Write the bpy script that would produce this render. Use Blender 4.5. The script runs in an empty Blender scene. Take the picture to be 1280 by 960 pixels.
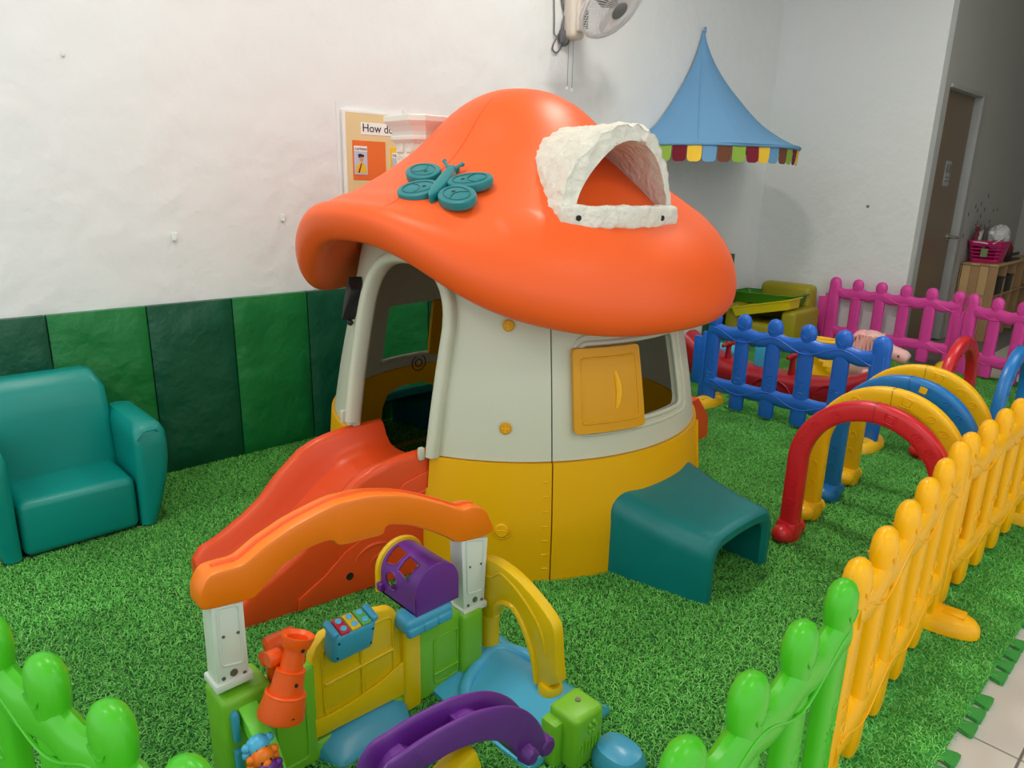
import bpy, bmesh, math, random
import numpy as np
from mathutils import Vector, Matrix
from mathutils.geometry import delaunay_2d_cdt
random.seed(7); rng = np.random.default_rng(7)
S = bpy.context.scene
COL = S.collection
pi = math.pi
rad = math.radians

# ------------------------------------------------------------------ camera
CAM_H = 1.3
FPX = 890.0
YAW, PITCH, ROLL = rad(46.161), rad(15.688), rad(-1.2435)
_f = np.array([math.cos(YAW)*math.cos(PITCH), math.sin(YAW)*math.cos(PITCH), -math.sin(PITCH)])
_r = np.array([math.sin(YAW), -math.cos(YAW), 0.0])
_d = np.cross(_f, _r)
_c, _s = math.cos(ROLL), math.sin(ROLL)
CM = np.array([_c*_r + _s*_d, -_s*_r + _c*_d, _f])
cam_data = bpy.data.cameras.new('camera')
cam_data.sensor_width = 36.0
cam_data.lens = FPX/1280*36.0
cam_data.clip_start = 0.02
cam = bpy.data.objects.new('camera', cam_data)
COL.objects.link(cam)
mw = Matrix.Identity(4)
for i in range(3):
    mw[i][0] = CM[0][i]; mw[i][1] = -CM[1][i]; mw[i][2] = -CM[2][i]
mw[0][3] = 0; mw[1][3] = 0; mw[2][3] = CAM_H
cam.matrix_world = mw
S.camera = cam

# survey helpers: a sight line from the survey point met with a plane of the room
def ray(x, y): return CM.T @ np.array([(x-640)/FPX, (y-480)/FPX, 1.0])
CP = np.array([0, 0, CAM_H])
def fl(x, y, z=0.0): d = ray(x, y); return CP + d*(z-CAM_H)/d[2]
def wx(x, y, X): d = ray(x, y); return CP + d*X/d[0]
def wy(x, y, Y): d = ray(x, y); return CP + d*Y/d[1]

# ------------------------------------------------------------------ world, lamps, exposure
W = bpy.data.worlds.new('room_ambience'); S.world = W
W.use_nodes = True
bg = W.node_tree.nodes['Background']
bg.inputs[0].default_value = (0.93, 0.97, 1.0, 1)
bg.inputs[1].default_value = 0.95
S.view_settings.view_transform = 'Standard'
S.view_settings.look = 'None'
S.view_settings.exposure = 0.46
S.view_settings.gamma = 1.0
S.view_settings.use_curve_mapping = False
CEIL_Z = 3.3
LAMPS = [(3.05, 1.95, 0.34, 72), (0.75, 2.0, 0.6, 16), (-1.6, 2.0, 0.6, 15), (1.4, -0.9, 0.6, 11), (4.8, 0.7, 0.9, 5.5)]  # last entry: soft fill added to brighten the right wall and passage

# ------------------------------------------------------------------ materials
def lin(c):
    return tuple(((v/255)/12.92 if v/255 <= 0.04045 else ((v/255+0.055)/1.055)**2.4) for v in c) + (1.0,)
def mat(name, rgb, rough=0.4, bump=0.0, bscale=60, var=0.06, vscale=6, spec=0.5, sub=0.0, metal=0.0, coat=0.0, bdist=0.01):
    m = bpy.data.materials.new(name); m.use_nodes = True
    nt = m.node_tree; b = nt.nodes['Principled BSDF']
    tc = nt.nodes.new('ShaderNodeTexCoord')
    n = nt.nodes.new('ShaderNodeTexNoise'); n.inputs['Scale'].default_value = vscale; n.inputs['Detail'].default_value = 4
    nt.links.new(tc.outputs['Object'], n.inputs['Vector'])
    r = nt.nodes.new('ShaderNodeMixRGB')
    c = lin(rgb)
    r.inputs[1].default_value = tuple(min(1, v*(1-var)) for v in c[:3])+(1,)
    r.inputs[2].default_value = tuple(min(1, v*(1+var)) for v in c[:3])+(1,)
    nt.links.new(n.outputs['Fac'], r.inputs[0]); nt.links.new(r.outputs[0], b.inputs['Base Color'])
    b.inputs['Roughness'].default_value = rough
    b.inputs['Specular IOR Level'].default_value = spec
    b.inputs['Metallic'].default_value = metal
    if coat: b.inputs['Coat Weight'].default_value = coat; b.inputs['Coat Roughness'].default_value = 0.1
    if sub: b.inputs['Subsurface Weight'].default_value = sub; b.inputs['Subsurface Radius'].default_value = (0.02, 0.01, 0.005)
    if bump:
        n2 = nt.nodes.new('ShaderNodeTexNoise'); n2.inputs['Scale'].default_value = bscale; n2.inputs['Detail'].default_value = 5
        nt.links.new(tc.outputs['Object'], n2.inputs['Vector'])
        bp = nt.nodes.new('ShaderNodeBump'); bp.inputs['Strength'].default_value = bump; bp.inputs['Distance'].default_value = bdist
        nt.links.new(n2.outputs['Fac'], bp.inputs['Height']); nt.links.new(bp.outputs[0], b.inputs['Normal'])
    return m
def emis(name, rgb, strength):
    m = bpy.data.materials.new(name); m.use_nodes = True
    nt = m.node_tree; nt.nodes.remove(nt.nodes['Principled BSDF'])
    e = nt.nodes.new('ShaderNodeEmission'); e.inputs[0].default_value = lin(rgb); e.inputs[1].default_value = strength
    nt.links.new(e.outputs[0], nt.nodes['Material Output'].inputs[0]); return m

M = {}
M['wall'] = mat('painted_plaster', (226, 229, 228), 0.75, 0.5, 7, 0.02, 2, 0.25, bdist=0.03)
M['ceil'] = mat('ceiling_paint', (225, 225, 222), 0.9)
M['alcove'] = mat('alcove_paint', (178, 178, 172), 0.85, 0.1, 20, 0.04, 3, 0.2)
M['slab'] = mat('grout', (120, 116, 108), 0.9)
M['tile'] = mat('floor_tile', (206, 200, 190), 0.32, 0.02, 30, 0.06, 5, 0.4)
M['cap'] = mat('orange_roof_plastic', (243, 96, 34), 0.42, 0.06, 160, 0.03, 3, 0.35)
M['slide'] = mat('red_orange_plastic', (226, 76, 26), 0.34, 0.03, 120, 0.04, 3, 0.4)
M['cream'] = mat('grey_white_plastic', (198, 200, 178), 0.45, 0.04, 150, 0.02, 3, 0.35)
M['stone'] = mat('stone_white_plastic', (220, 217, 203), 0.6, 0.55, 30, 0.03, 12, 0.3, bdist=0.03)
M['stone2'] = mat('off_white_plastic', (222, 220, 210), 0.5, 0.03, 90, 0.02, 4, 0.3)
M['ybase'] = mat('yellow_base_plastic', (236, 176, 0), 0.42, 0.04, 150, 0.03, 3, 0.35)
M['yshut'] = mat('yellow_shutter_plastic', (212, 150, 0), 0.42, 0.03, 150, 0.03, 3, 0.35)
M['teal'] = mat('teal_vinyl', (0, 134, 124), 0.36, 0.06, 45, 0.05, 4, 0.45)
M['tealb'] = mat('teal_bench_plastic', (0, 116, 116), 0.38, 0.14, 26, 0.14, 9, 0.42)
M['bfly'] = mat('teal_emblem_plastic', (18, 124, 128), 0.38, 0.02, 100)
M['bflyd'] = mat('teal_groove', (8, 84, 92), 0.5)
M['dark'] = mat('dark_hole', (22, 18, 16), 0.7)
M['black'] = mat('black_plastic', (16, 17, 20), 0.5)
M['padd'] = mat('dark_green_pvc', (12, 82, 56), 0.42, 0.55, 5, 0.08, 3, 0.4, bdist=0.06)
M['padm'] = mat('mid_green_pvc', (20, 116, 56), 0.42, 0.55, 5, 0.08, 3, 0.4, bdist=0.06)
M['foam'] = mat('green_foam', (52, 150, 60), 0.7, 0.2, 80)
M['beige'] = mat('beige_piping', (214, 210, 196), 0.6)
# turf with a tint for each blade
m = bpy.data.materials.new('turf_blade'); m.use_nodes = True
nt = m.node_tree; b = nt.nodes['Principled BSDF']
g = nt.nodes.new('ShaderNodeNewGeometry'); rp = nt.nodes.new('ShaderNodeValToRGB')
rp.color_ramp.elements[0].color = lin((66, 146, 56)); rp.color_ramp.elements[1].color = lin((146, 222, 118))
e = rp.color_ramp.elements.new(0.55); e.color = lin((98, 190, 80))
nt.links.new(g.outputs['Random Per Island'], rp.inputs[0])
tcn = nt.nodes.new('ShaderNodeNewGeometry'); nz = nt.nodes.new('ShaderNodeTexNoise'); nz.inputs['Scale'].default_value = 2.4; nz.inputs['Detail'].default_value = 3
nt.links.new(tcn.outputs['Position'], nz.inputs['Vector'])
hs = nt.nodes.new('ShaderNodeHueSaturation')
mp = nt.nodes.new('ShaderNodeMapRange'); mp.inputs[1].default_value = 0.3; mp.inputs[2].default_value = 0.7; mp.inputs[3].default_value = 0.84; mp.inputs[4].default_value = 1.12
nt.links.new(nz.outputs['Fac'], mp.inputs[0]); oi = nt.nodes.new('ShaderNodeObjectInfo'); ma = nt.nodes.new('ShaderNodeMapRange'); ma.inputs[3].default_value = 0.86; ma.inputs[4].default_value = 1.12
nt.links.new(oi.outputs['Random'], ma.inputs[0]); mm_ = nt.nodes.new('ShaderNodeMath'); mm_.operation = 'MULTIPLY'
nt.links.new(mp.outputs[0], mm_.inputs[0]); nt.links.new(ma.outputs[0], mm_.inputs[1]); nt.links.new(mm_.outputs[0], hs.inputs['Value'])
nt.links.new(rp.outputs[0], hs.inputs['Color']); nt.links.new(hs.outputs[0], b.inputs['Base Color'])
b.inputs['Roughness'].default_value = 0.8; b.inputs['Specular IOR Level'].default_value = 0.15
M['turf'] = m
M['gro'] = mat('turf_base', (36, 96, 34), 0.9)
M['yel'] = mat('yellow_fence_plastic', (244, 178, 0), 0.32, 0.02, 90, 0.03, 4, 0.32)
M['grn'] = mat('green_fence_plastic', (72, 186, 30), 0.30, 0.02, 90, 0.03, 4, 0.38)
M['blu'] = mat('blue_fence_plastic', (36, 108, 212), 0.28, 0.02, 90, 0.03, 4, 0.45)
M['pnk'] = mat('pink_fence_plastic', (226, 72, 164), 0.3, 0.02, 90, 0.03, 4, 0.4)
M['footy'] = mat('yellow_foot_plastic', (240, 188, 26), 0.35)
M['hred'] = mat('red_hoop_plastic', (206, 30, 40), 0.3, 0.02, 100)
M['hyel'] = mat('yellow_hoop_plastic', (244, 190, 4), 0.34, 0.02, 100)
M['hblu'] = mat('blue_hoop_plastic', (28, 118, 190), 0.3, 0.02, 100)
M['rock'] = mat('dark_red_plastic', (168, 22, 34), 0.35)
M['sky'] = mat('light_blue_plastic', (70, 182, 222), 0.32)
M['pink'] = mat('pale_pink_plastic', (236, 186, 180), 0.4)
M['pink2'] = mat('soft_pink_plastic', (240, 178, 172), 0.45)
M['olive'] = mat('olive_vinyl', (158, 148, 20), 0.4, 0.08, 20, 0.05, 4)
M['trayg'] = mat('green_tray_plastic', (62, 132, 24), 0.35)
M['trayy'] = mat('yellow_tray_plastic', (222, 198, 24), 0.35)
M['tent'] = mat('blue_canvas', (112, 160, 200), 0.85, 0.15, 60, 0.04, 5, 0.1)
M['tmar'] = mat('maroon_cloth', (120, 22, 40), 0.9); M['tyel'] = mat('yellow_cloth', (236, 196, 60), 0.9)
M['tblu'] = mat('blue_cloth', (104, 156, 196), 0.9); M['tbrn'] = mat('brown_cloth', (112, 66, 44), 0.9)
M['tgrn'] = mat('lime_cloth', (140, 176, 66), 0.9)
M['fanw'] = mat('ivory_fan_plastic', (214, 208, 194), 0.4); M['wire'] = mat('white_wire', (226, 226, 226), 0.35)
M['grey'] = mat('grey_plastic', (122, 122, 122), 0.45); M['cord'] = mat('grey_cord', (96, 98, 102), 0.5)
M['blade'] = mat('pale_fan_blade', (196, 204, 212), 0.3)
M['steel'] = mat('brushed_steel', (190, 188, 182), 0.28, 0, 60, 0.04, 6, 0.5, 0, 0.9)
M['board'] = mat('tan_poster_board', (224, 204, 152), 0.6); M['bedge'] = mat('white_board_edge', (238, 238, 232), 0.6)
M['corange'] = mat('orange_card', (232, 112, 40), 0.6); M['cyel'] = mat('yellow_card', (238, 200, 44), 0.6); M['cred'] = mat('red_card', (176, 34, 48), 0.6)
M['cphoto'] = mat('pale_blue_photo', (190, 200, 220), 0.5); M['cwhite'] = mat('white_paper', (240, 240, 236), 0.7)
M['ink'] = mat('black_ink', (24, 24, 30), 0.7); M['skin'] = mat('printed_skin', (206, 150, 120), 0.7); M['hair'] = mat('printed_hair', (34, 28, 28), 0.7)
M['shirt'] = mat('printed_yellow', (232, 190, 40), 0.7); M['maroonp'] = mat('printed_maroon', (120, 40, 50), 0.7)
M['door'] = mat('brown_door_laminate', (122, 104, 82), 0.4, 0.02, 40, 0.05, 2); M['jamb'] = mat('pale_door_frame', (164, 166, 164), 0.45)
M['wood'] = mat('pine_board', (200, 168, 116), 0.5, 0.1, 30, 0.14, 9); M['wood2'] = mat('dark_pine_board', (176, 140, 98), 0.5, 0.1, 30, 0.16, 9)
M['bask'] = mat('magenta_basket_plastic', (196, 20, 104), 0.4)
M['bag'] = mat('clear_bag_film', (206, 208, 206), 0.22, 0.8, 25, 0.05, 8, 0.6)
M['green_sticker'] = mat('green_sticker', (120, 148, 92), 0.6)
M['orn'] = mat('orange_toy_plastic', (244, 122, 4), 0.38, 0.02, 100); M['orn2'] = mat('deep_orange_toy_plastic', (240, 88, 6), 0.36, 0.02, 100)
M['pwhite'] = mat('post_white_plastic', (222, 228, 218), 0.4); M['gg'] = mat('lime_toy_plastic', (122, 190, 44), 0.38, 0.03, 100)
M['gl'] = mat('bright_lime_plastic', (126, 224, 72), 0.36); M['gy'] = mat('yellow_toy_plastic', (232, 190, 0), 0.38, 0.03, 100)
M['gb'] = mat('sky_toy_plastic', (66, 158, 196), 0.3, 0.02, 100); M['gb2'] = mat('bright_sky_toy_plastic', (84, 186, 232), 0.28)
M['pur'] = mat('purple_toy_plastic', (104, 40, 140), 0.34, 0.02, 100); M['btnr'] = mat('red_key', (200, 34, 48), 0.4); M['btng'] = mat('green_key', (96, 176, 80), 0.4)
M['screw'] = mat('screw_metal', (120, 118, 112), 0.4, metal=0.6)
M['stain'] = mat('dark_wall_stain', (84, 80, 74), 0.9)

# ------------------------------------------------------------------ mesh tools: every tool returns (verts, faces)
def jn(*parts):
    V, F = [], []
    for v, f in parts:
        o = len(V); V += [tuple(p) for p in v]; F += [tuple(i+o for i in q) for q in f]
    return V, F
def tf(part, mtx=None, fn=None):
    v, f = part
    if mtx is not None: v = [tuple(mtx @ Vector(p)) for p in v]
    if fn: v = [tuple(fn(*p)) for p in v]
    return v, f
def from_bm(bm):
    bm.verts.index_update()
    V = [tuple(v.co) for v in bm.verts]; F = [tuple(v.index for v in f.verts) for f in bm.faces]
    bm.free(); return V, F
def rbox(c, s, r=0.006, seg=2, mtx=None, taper=None):
    bm = bmesh.new(); bmesh.ops.create_cube(bm, size=1)
    for v in bm.verts:
        k = 1.0
        if taper and v.co.z > 0: k = taper
        v.co = Vector((v.co.x*s[0]*k, v.co.y*s[1]*k, v.co.z*s[2]))
    if r > 0: bmesh.ops.bevel(bm, geom=list(bm.edges), offset=min(r, min(s)*0.49), segments=seg, profile=0.5, affect='EDGES')
    p = from_bm(bm)
    if mtx is not None: p = tf(p, mtx)
    return tf(p, Matrix.Translation(Vector(c)))
def loft(rings, cap=True, closed=True):
    n = len(rings[0]); V = [tuple(p) for r in rings for p in r]; F = []
    for i in range(len(rings)-1):
        for j in range(n if closed else n-1):
            k = (j+1) % n
            F.append((i*n+j, i*n+k, (i+1)*n+k, (i+1)*n+j))
    if cap and closed:
        F.append(tuple(range(n-1, -1, -1))); F.append(tuple((len(rings)-1)*n+j for j in range(n)))
    return V, F
def sell(a, b, n=20, p=2.5):
    o = []
    for i in range(n):
        t = 2*pi*i/n; c, s = math.cos(t), math.sin(t)
        o.append((a*math.copysign(abs(c)**(2/p), c), b*math.copysign(abs(s)**(2/p), s)))
    return o
def lathe(prof, n=24, mtx=None):
    rings = [[(r*math.cos(2*pi*i/n), r*math.sin(2*pi*i/n), z) for i in range(n)] for r, z in prof]
    p = loft(rings)
    return tf(p, mtx) if mtx is not None else p
def along(p0, p1):
    p0, p1 = Vector(p0), Vector(p1)
    q = (p1-p0).to_track_quat('Z', 'Y')
    return Matrix.Translation(p0) @ q.to_matrix().to_4x4(), (p1-p0).length
def cyl(p0, p1, r0, r1=None, n=16, bev=0.0):
    m_, L = along(p0, p1); r1 = r0 if r1 is None else r1
    if bev: prof = [(max(r0-bev, 1e-4), 0), (r0, bev), (r1, L-bev), (max(r1-bev, 1e-4), L)]
    else: prof = [(r0, 0), (r1, L)]
    return lathe(prof, n, m_)
def ball(c, r, n=16, m_=10, s=(1, 1, 1)):
    prof = [(max(1e-4, math.sin(pi*i/m_)), -math.cos(pi*i/m_)) for i in range(m_+1)]
    p = lathe(prof, n)
    return tf(p, fn=lambda x, y, z: (c[0]+x*r*s[0], c[1]+y*r*s[1], c[2]+z*r*s[2]))
def catmull(pts, k=6, closed=False):
    P = [np.array(p, float) for p in pts]; n = len(P); out = []
    rngi = range(n) if closed else range(n-1)
    for i in rngi:
        if closed: a, b_, c_, d_ = P[(i-1) % n], P[i], P[(i+1) % n], P[(i+2) % n]
        else: a, b_, c_, d_ = P[max(i-1, 0)], P[i], P[i+1], P[min(i+2, n-1)]
        for j in range(k):
            t = j/k
            out.append(0.5*((2*b_)+(-a+c_)*t+(2*a-5*b_+4*c_-d_)*t*t+(-a+3*b_-3*c_+d_)*t**3))
    if not closed: out.append(P[-1])
    return [tuple(p) for p in out]
def sweep(path, sec, closed=False, up=None, scale=None):
    """sec: list of (a, b) in the side / up plane of the path"""
    P = [Vector(p) for p in path]; n = len(P); rings = []; prev = None
    for i in range(n):
        if closed: t = P[(i+1) % n]-P[(i-1) % n]
        else: t = P[min(i+1, n-1)]-P[max(i-1, 0)]
        t.normalize()
        if up is not None: u = Vector(up)
        else: u = prev if prev is not None else (Vector((0, 0, 1)) if abs(t.z) < 0.9 else Vector((1, 0, 0)))
        u = (u - t*u.dot(t)); u.normalize(); prev = u
        s_ = t.cross(u)
        k = scale[i] if scale else 1.0
        rings.append([tuple(P[i]+s_*a*k+u*b_*k) for a, b_ in sec])
    if closed:
        rings.append(rings[0]); return loft(rings, cap=False)
    return loft(rings)
def tube(path, r, n=8, closed=False, up=None, scale=None):
    return sweep(path, [(r*math.cos(2*pi*i/n), r*math.sin(2*pi*i/n)) for i in range(n)], closed, up, scale)
def prism(poly, h0, h1, bev=0.0, fn=None, seg=2):
    """poly in (u, v), thickness h0..h1; fn maps (u, v, h) into the world"""
    bm = bmesh.new()
    vs = [bm.verts.new((p[0], p[1], h0)) for p in poly]
    f = bm.faces.new(vs)
    r = bmesh.ops.extrude_face_region(bm, geom=[f])
    nv = [g_ for g_ in r['geom'] if isinstance(g_, bmesh.types.BMVert)]
    for v in nv: v.co.z = h1
    bm.normal_update()
    if bev:
        ed = [e_ for e_ in bm.edges if abs(e_.verts[0].co.z-e_.verts[1].co.z) < 1e-7]
        bmesh.ops.bevel(bm, geom=ed, offset=bev, segments=seg, profile=0.5, affect='EDGES', clamp_overlap=True)
    caps = [f_ for f_ in bm.faces if len(f_.verts) > 4]
    bmesh.ops.triangulate(bm, faces=caps)
    p = from_bm(bm)
    return tf(p, fn=fn) if fn else p
def inpoly(x, y, poly):
    r = False; n = len(poly); j = n-1
    for i in range(n):
        xi, yi = poly[i][:2]; xj, yj = poly[j][:2]
        if (yi > y) != (yj > y) and x < (xj-xi)*(y-yi)/(yj-yi)+xi: r = not r
        j = i
    return r
def dense(poly, step):
    o = []
    for i in range(len(poly)):
        a, b_ = poly[i], poly[(i+1) % len(poly)]
        L = math.hypot(b_[0]-a[0], b_[1]-a[1]); k = max(1, int(math.ceil(L/step)))
        for j in range(k): o.append((a[0]+(b_[0]-a[0])*j/k, a[1]+(b_[1]-a[1])*j/k))
    return o
def sheet(outer, holes, step, fn, th):
    """a plate with holes: fn(u, v, h) maps it, h = 0 on the front and -th on the back"""
    loops = [dense(outer, step)] + [dense(h, step) for h in holes]
    vs, ed = [], []
    for l in loops:
        o = len(vs); vs += l; ed += [(o+i, o+(i+1) % len(l)) for i in range(len(l))]
    xs = [p[0] for p in loops[0]]; ys = [p[1] for p in loops[0]]
    gx = np.arange(min(xs)+step/2, max(xs), step); gy = np.arange(min(ys)+step/2, max(ys), step)
    bd = np.array(vs)
    for x in gx:
        for y in gy:
            if inpoly(x, y, loops[0]) and not any(inpoly(x, y, h) for h in loops[1:]):
                if ((bd-np.array([x, y]))**2).sum(1).min() > (step*0.45)**2: vs.append((x, y))
    r = delaunay_2d_cdt([Vector(v) for v in vs], ed, [], 0, 1e-7)
    V = [(v.x, v.y) for v in r[0]]; T = []
    for f in r[2]:
        cx = sum(V[i][0] for i in f)/3; cy = sum(V[i][1] for i in f)/3
        if inpoly(cx, cy, loops[0]) and not any(inpoly(cx, cy, h) for h in loops[1:]): T.append(tuple(f))
    n = len(V); cnt = {}
    for t in T:
        for a, b_ in ((t[0], t[1]), (t[1], t[2]), (t[2], t[0])): cnt[(a, b_)] = 1
    side = [(a, b_) for (a, b_) in cnt if (b_, a) not in cnt]
    VV = [fn(u, v, 0.0) for u, v in V] + [fn(u, v, -th) for u, v in V]
    F = T + [(t[2]+n, t[1]+n, t[0]+n) for t in T] + [(b_, a, a+n, b_+n) for a, b_ in side]
    return VV, F
def rrect(x0, x1, y0, y1, r, n=5):
    o = []
    for cx, cy, a0 in ((x1-r, y0+r, -90), (x1-r, y1-r, 0), (x0+r, y1-r, 90), (x0+r, y0+r, 180)):
        for i in range(n+1):
            a = rad(a0+90*i/n); o.append((cx+r*math.cos(a), cy+r*math.sin(a)))
    return o
def ellipse(cx, cy, a, b_, n=24, rot=0.0):
    return [(cx+a*math.cos(2*pi*i/n)*math.cos(rot)-b_*math.sin(2*pi*i/n)*math.sin(rot), cy+a*math.cos(2*pi*i/n)*math.sin(rot)+b_*math.sin(2*pi*i/n)*math.cos(rot)) for i in range(n)]
def mk(name, part, smooth=38):
    v, f = part
    me = bpy.data.meshes.new(name)
    me.from_pydata([tuple(map(float, p)) for p in v], [], f); me.validate()
    bm = bmesh.new(); bm.from_mesh(me); bmesh.ops.remove_doubles(bm, verts=bm.verts, dist=1e-6)
    bmesh.ops.recalc_face_normals(bm, faces=bm.faces); bm.to_mesh(me); bm.free()
    if smooth:
        for p in me.polygons: p.use_smooth = True
        me.set_sharp_from_angle(angle=rad(smooth))
    return me

# ------------------------------------------------------------------ objects
def props(o, label=None, cat=None, group=None, kind=None):
    if label: o['label'] = label
    if cat: o['category'] = cat
    if group: o['group'] = group
    if kind: o['kind'] = kind
    return o
def thing(name, label, cat, loc=(0, 0, 0), rz=0.0, group=None):
    o = bpy.data.objects.new(name, None); COL.objects.link(o)
    o.empty_display_size = 0.05
    o.location = loc; o.rotation_euler = (0, 0, rz)
    return props(o, label, cat, group)
def part(name, p, m_, parent, smooth=38, label=None, kind=None, world=True):
    """world=True: coordinates are world ones, the thing being unrotated"""
    me = p if isinstance(p, bpy.types.Mesh) else mk(name, p, smooth)
    if not me.materials: me.materials.append(m_)
    o = bpy.data.objects.new(name, me); COL.objects.link(o)
    o.parent = parent
    if world and parent is not None and parent.parent is None and parent.type == 'EMPTY':
        o.location = -Vector(parent.location)
    return props(o, label, None, None, kind)
def solo(name, p, m_, label=None, cat=None, group=None, kind=None, smooth=38):
    me = mk(name, p, smooth); me.materials.append(m_)
    o = bpy.data.objects.new(name, me); COL.objects.link(o)
    return props(o, label, cat, group, kind)
def dup(root, loc, rz, label, group=None):
    r = root.copy(); COL.objects.link(r); r.location = loc; r.rotation_euler = (0, 0, rz); r['label'] = label
    if group: r['group'] = group
    for ch in list(root.children):
        c = ch.copy(); COL.objects.link(c); c.parent = r
        for g_ in list(ch.children):
            d = g_.copy(); COL.objects.link(d); d.parent = c
    return r
def recolor(root, m_, names=None):
    for ch in list(root.children):
        for o in [ch]+list(ch.children):
            if names and o.name.split('.')[0] not in names: continue
            o.data = o.data.copy(); o.data.materials.clear(); o.data.materials.append(m_)
def text_mesh(s, size, mtx, ext=0.0006, align='LEFT'):
    cu = bpy.data.curves.new('txt', 'FONT'); cu.body = s; cu.size = size; cu.extrude = ext; cu.align_x = align; cu.resolution_u = 3
    o = bpy.data.objects.new('txt', cu); COL.objects.link(o)
    dg = bpy.context.evaluated_depsgraph_get(); me = bpy.data.meshes.new_from_object(o.evaluated_get(dg))
    bpy.data.objects.remove(o); me.transform(mtx); return me

# ================================================================== the room
YW = 3.275; XR = 6.245; YE = 1.96
def struct(name, p, m_, parent=None, smooth=0):
    o = solo(name, p, m_, smooth=smooth) if parent is None else part(name, p, m_, parent, smooth, world=False)
    if parent is None: o['kind'] = 'structure'
    return o
floor = struct('floor', rbox((3.7, 0.7, -0.066), (11.6, 5.4, 0.1), 0), M['slab'])
struct('wall_back', rbox((2.12, YW+0.06, 1.65), (8.25+0.24, 0.12, 3.4), 0), M['wall'])
struct('wall_right', jn(rbox((XR+0.06, (YE+YW)/2+0.0, 1.65), (0.12, YW-YE, 3.4), 0)), M['wall'])
# wall of the passage, with the doorway cut out of it
DX0, DX1, DZ = 6.47, 7.41, 2.115
struct('wall_passage', jn(rbox(((XR+0.12+DX0)/2, YE+0.06, 1.65), (DX0-XR-0.12, 0.12, 3.4), 0),
       rbox(((DX0+DX1)/2, YE+0.06, (DZ+3.35)/2), (DX1-DX0, 0.12, 3.35-DZ), 0),
       rbox(((DX1+9.5)/2, YE+0.06, 1.65), (9.5-DX1, 0.12, 3.4), 0)), M['alcove'])
struct('wall_end', rbox((9.56, 0.0, 1.65), (0.12, 4.04, 3.4), 0), M['alcove'])
struct('ambient_block_wall', rbox((7.0, -1.98, 1.65), (5.0, 0.12, 3.4), 0), M['alcove'])  # unseen wall added to cut the ambient light reaching the passage
struct('ceiling', rbox((3.7, 0.7, CEIL_Z+0.09), (11.6, 5.4, 0.1), 0), M['ceil'])
door = struct('door_1', rbox(((DX0+DX1)/2-0.05, YE+0.062, DZ/2), (DX1-DX0-0.11, 0.04, DZ-0.03), 0.003), M['door'])
fr = jn(rbox((DX1-0.045, YE+0.05, DZ/2), (0.09, 0.14, DZ), 0.006), rbox((DX0+0.006, YE+0.05, DZ/2), (0.012, 0.10, DZ), 0.002),
        rbox(((DX0+DX1)/2, YE+0.05, DZ-0.014), (DX1-DX0-0.03, 0.135, 0.028), 0.004))
part('door_frame', fr, M['jamb'], door, world=False)
hp = wy(1190, 296, YE)
part('door_handle', jn(cyl((hp[0], YE+0.045, 0.93), (hp[0], YE-0.05, 0.93), 0.014), cyl((hp[0]+0.01, YE-0.045, 0.93), (hp[0]-0.12, YE-0.045, 0.935), 0.011, n=12, bev=0.004),
     cyl((hp[0], YE+0.046, 0.93), (hp[0], YE+0.036, 0.93), 0.03)), M['steel'], door, world=False)
sg = wy(1184, 217, YE+0.04)
part('door_sign', rbox((sg[0], YE+0.04, sg[2]), (0.15, 0.004, 0.2), 0.001), M['jamb'], door, world=False)
part('sign_symbol', jn(rbox((sg[0]-0.035, YE+0.037, sg[2]+0.04), (0.05, 0.003, 0.07), 0), rbox((sg[0]+0.035, YE+0.037, sg[2]+0.04), (0.05, 0.003, 0.07), 0),
     rbox((sg[0], YE+0.037, sg[2]-0.03), (0.11, 0.003, 0.012), 0), rbox((sg[0], YE+0.037, sg[2]-0.06), (0.11, 0.003, 0.012), 0)), M['grey'], door, world=False)
# floor tiles where they can be seen
TS = 0.65; tile_me = mk('tile', rbox((0, 0, 0), (TS-0.006, TS-0.006, 0.012), 0.0015, 1), 0); tile_me.materials.append(M['tile'])
for i in range(-5, 12):
    for j in range(-3, 3):
        x0 = 1.881+TS*i; y0 = 0.16+TS*j
        if y0 >= 0.15 and x0+TS < 6.0 and j > 0: continue
        if y0+TS > YE+0.02 and x0+TS > XR: continue
        if x0+TS > 9.5 or x0 < -1.5 or y0 < -1.9 or y0 > 1.4: continue
        o = part('tile', tile_me, M['tile'], floor, world=False); o.location = (x0+TS/2, y0+TS/2, -0.018)

# ceiling lamps (above the frame), the last one an added fill light
for i, (x, y, s, st) in enumerate(LAMPS):
    lab = ['small bright square ceiling lamp above the mushroom house', 'square ceiling panel lamp above the teal armchair', 'square ceiling panel lamp beyond the left edge of the room',
           'square ceiling panel lamp above the tiled walkway', 'large square fill light added above the hoop tunnel'][i]
    t = thing('ceiling_lamp_or_fill', lab, 'lamp', (x, y, CEIL_Z+0.04))
    part('frame', jn(rbox((x-s/2, y, CEIL_Z+0.02), (0.03, s+0.03, 0.04), 0.003), rbox((x+s/2, y, CEIL_Z+0.02), (0.03, s+0.03, 0.04), 0.003),
         rbox((x, y-s/2, CEIL_Z+0.02), (s-0.03, 0.03, 0.04), 0.003), rbox((x, y+s/2, CEIL_Z+0.02), (s-0.03, 0.03, 0.04), 0.003)), M['pwhite'], t)
    part('diffuser', rbox((x, y, CEIL_Z+0.01), (s-0.03, s-0.03, 0.01), 0), emis('lamp_glow', (255, 250, 240), st), t, 0)

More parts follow.
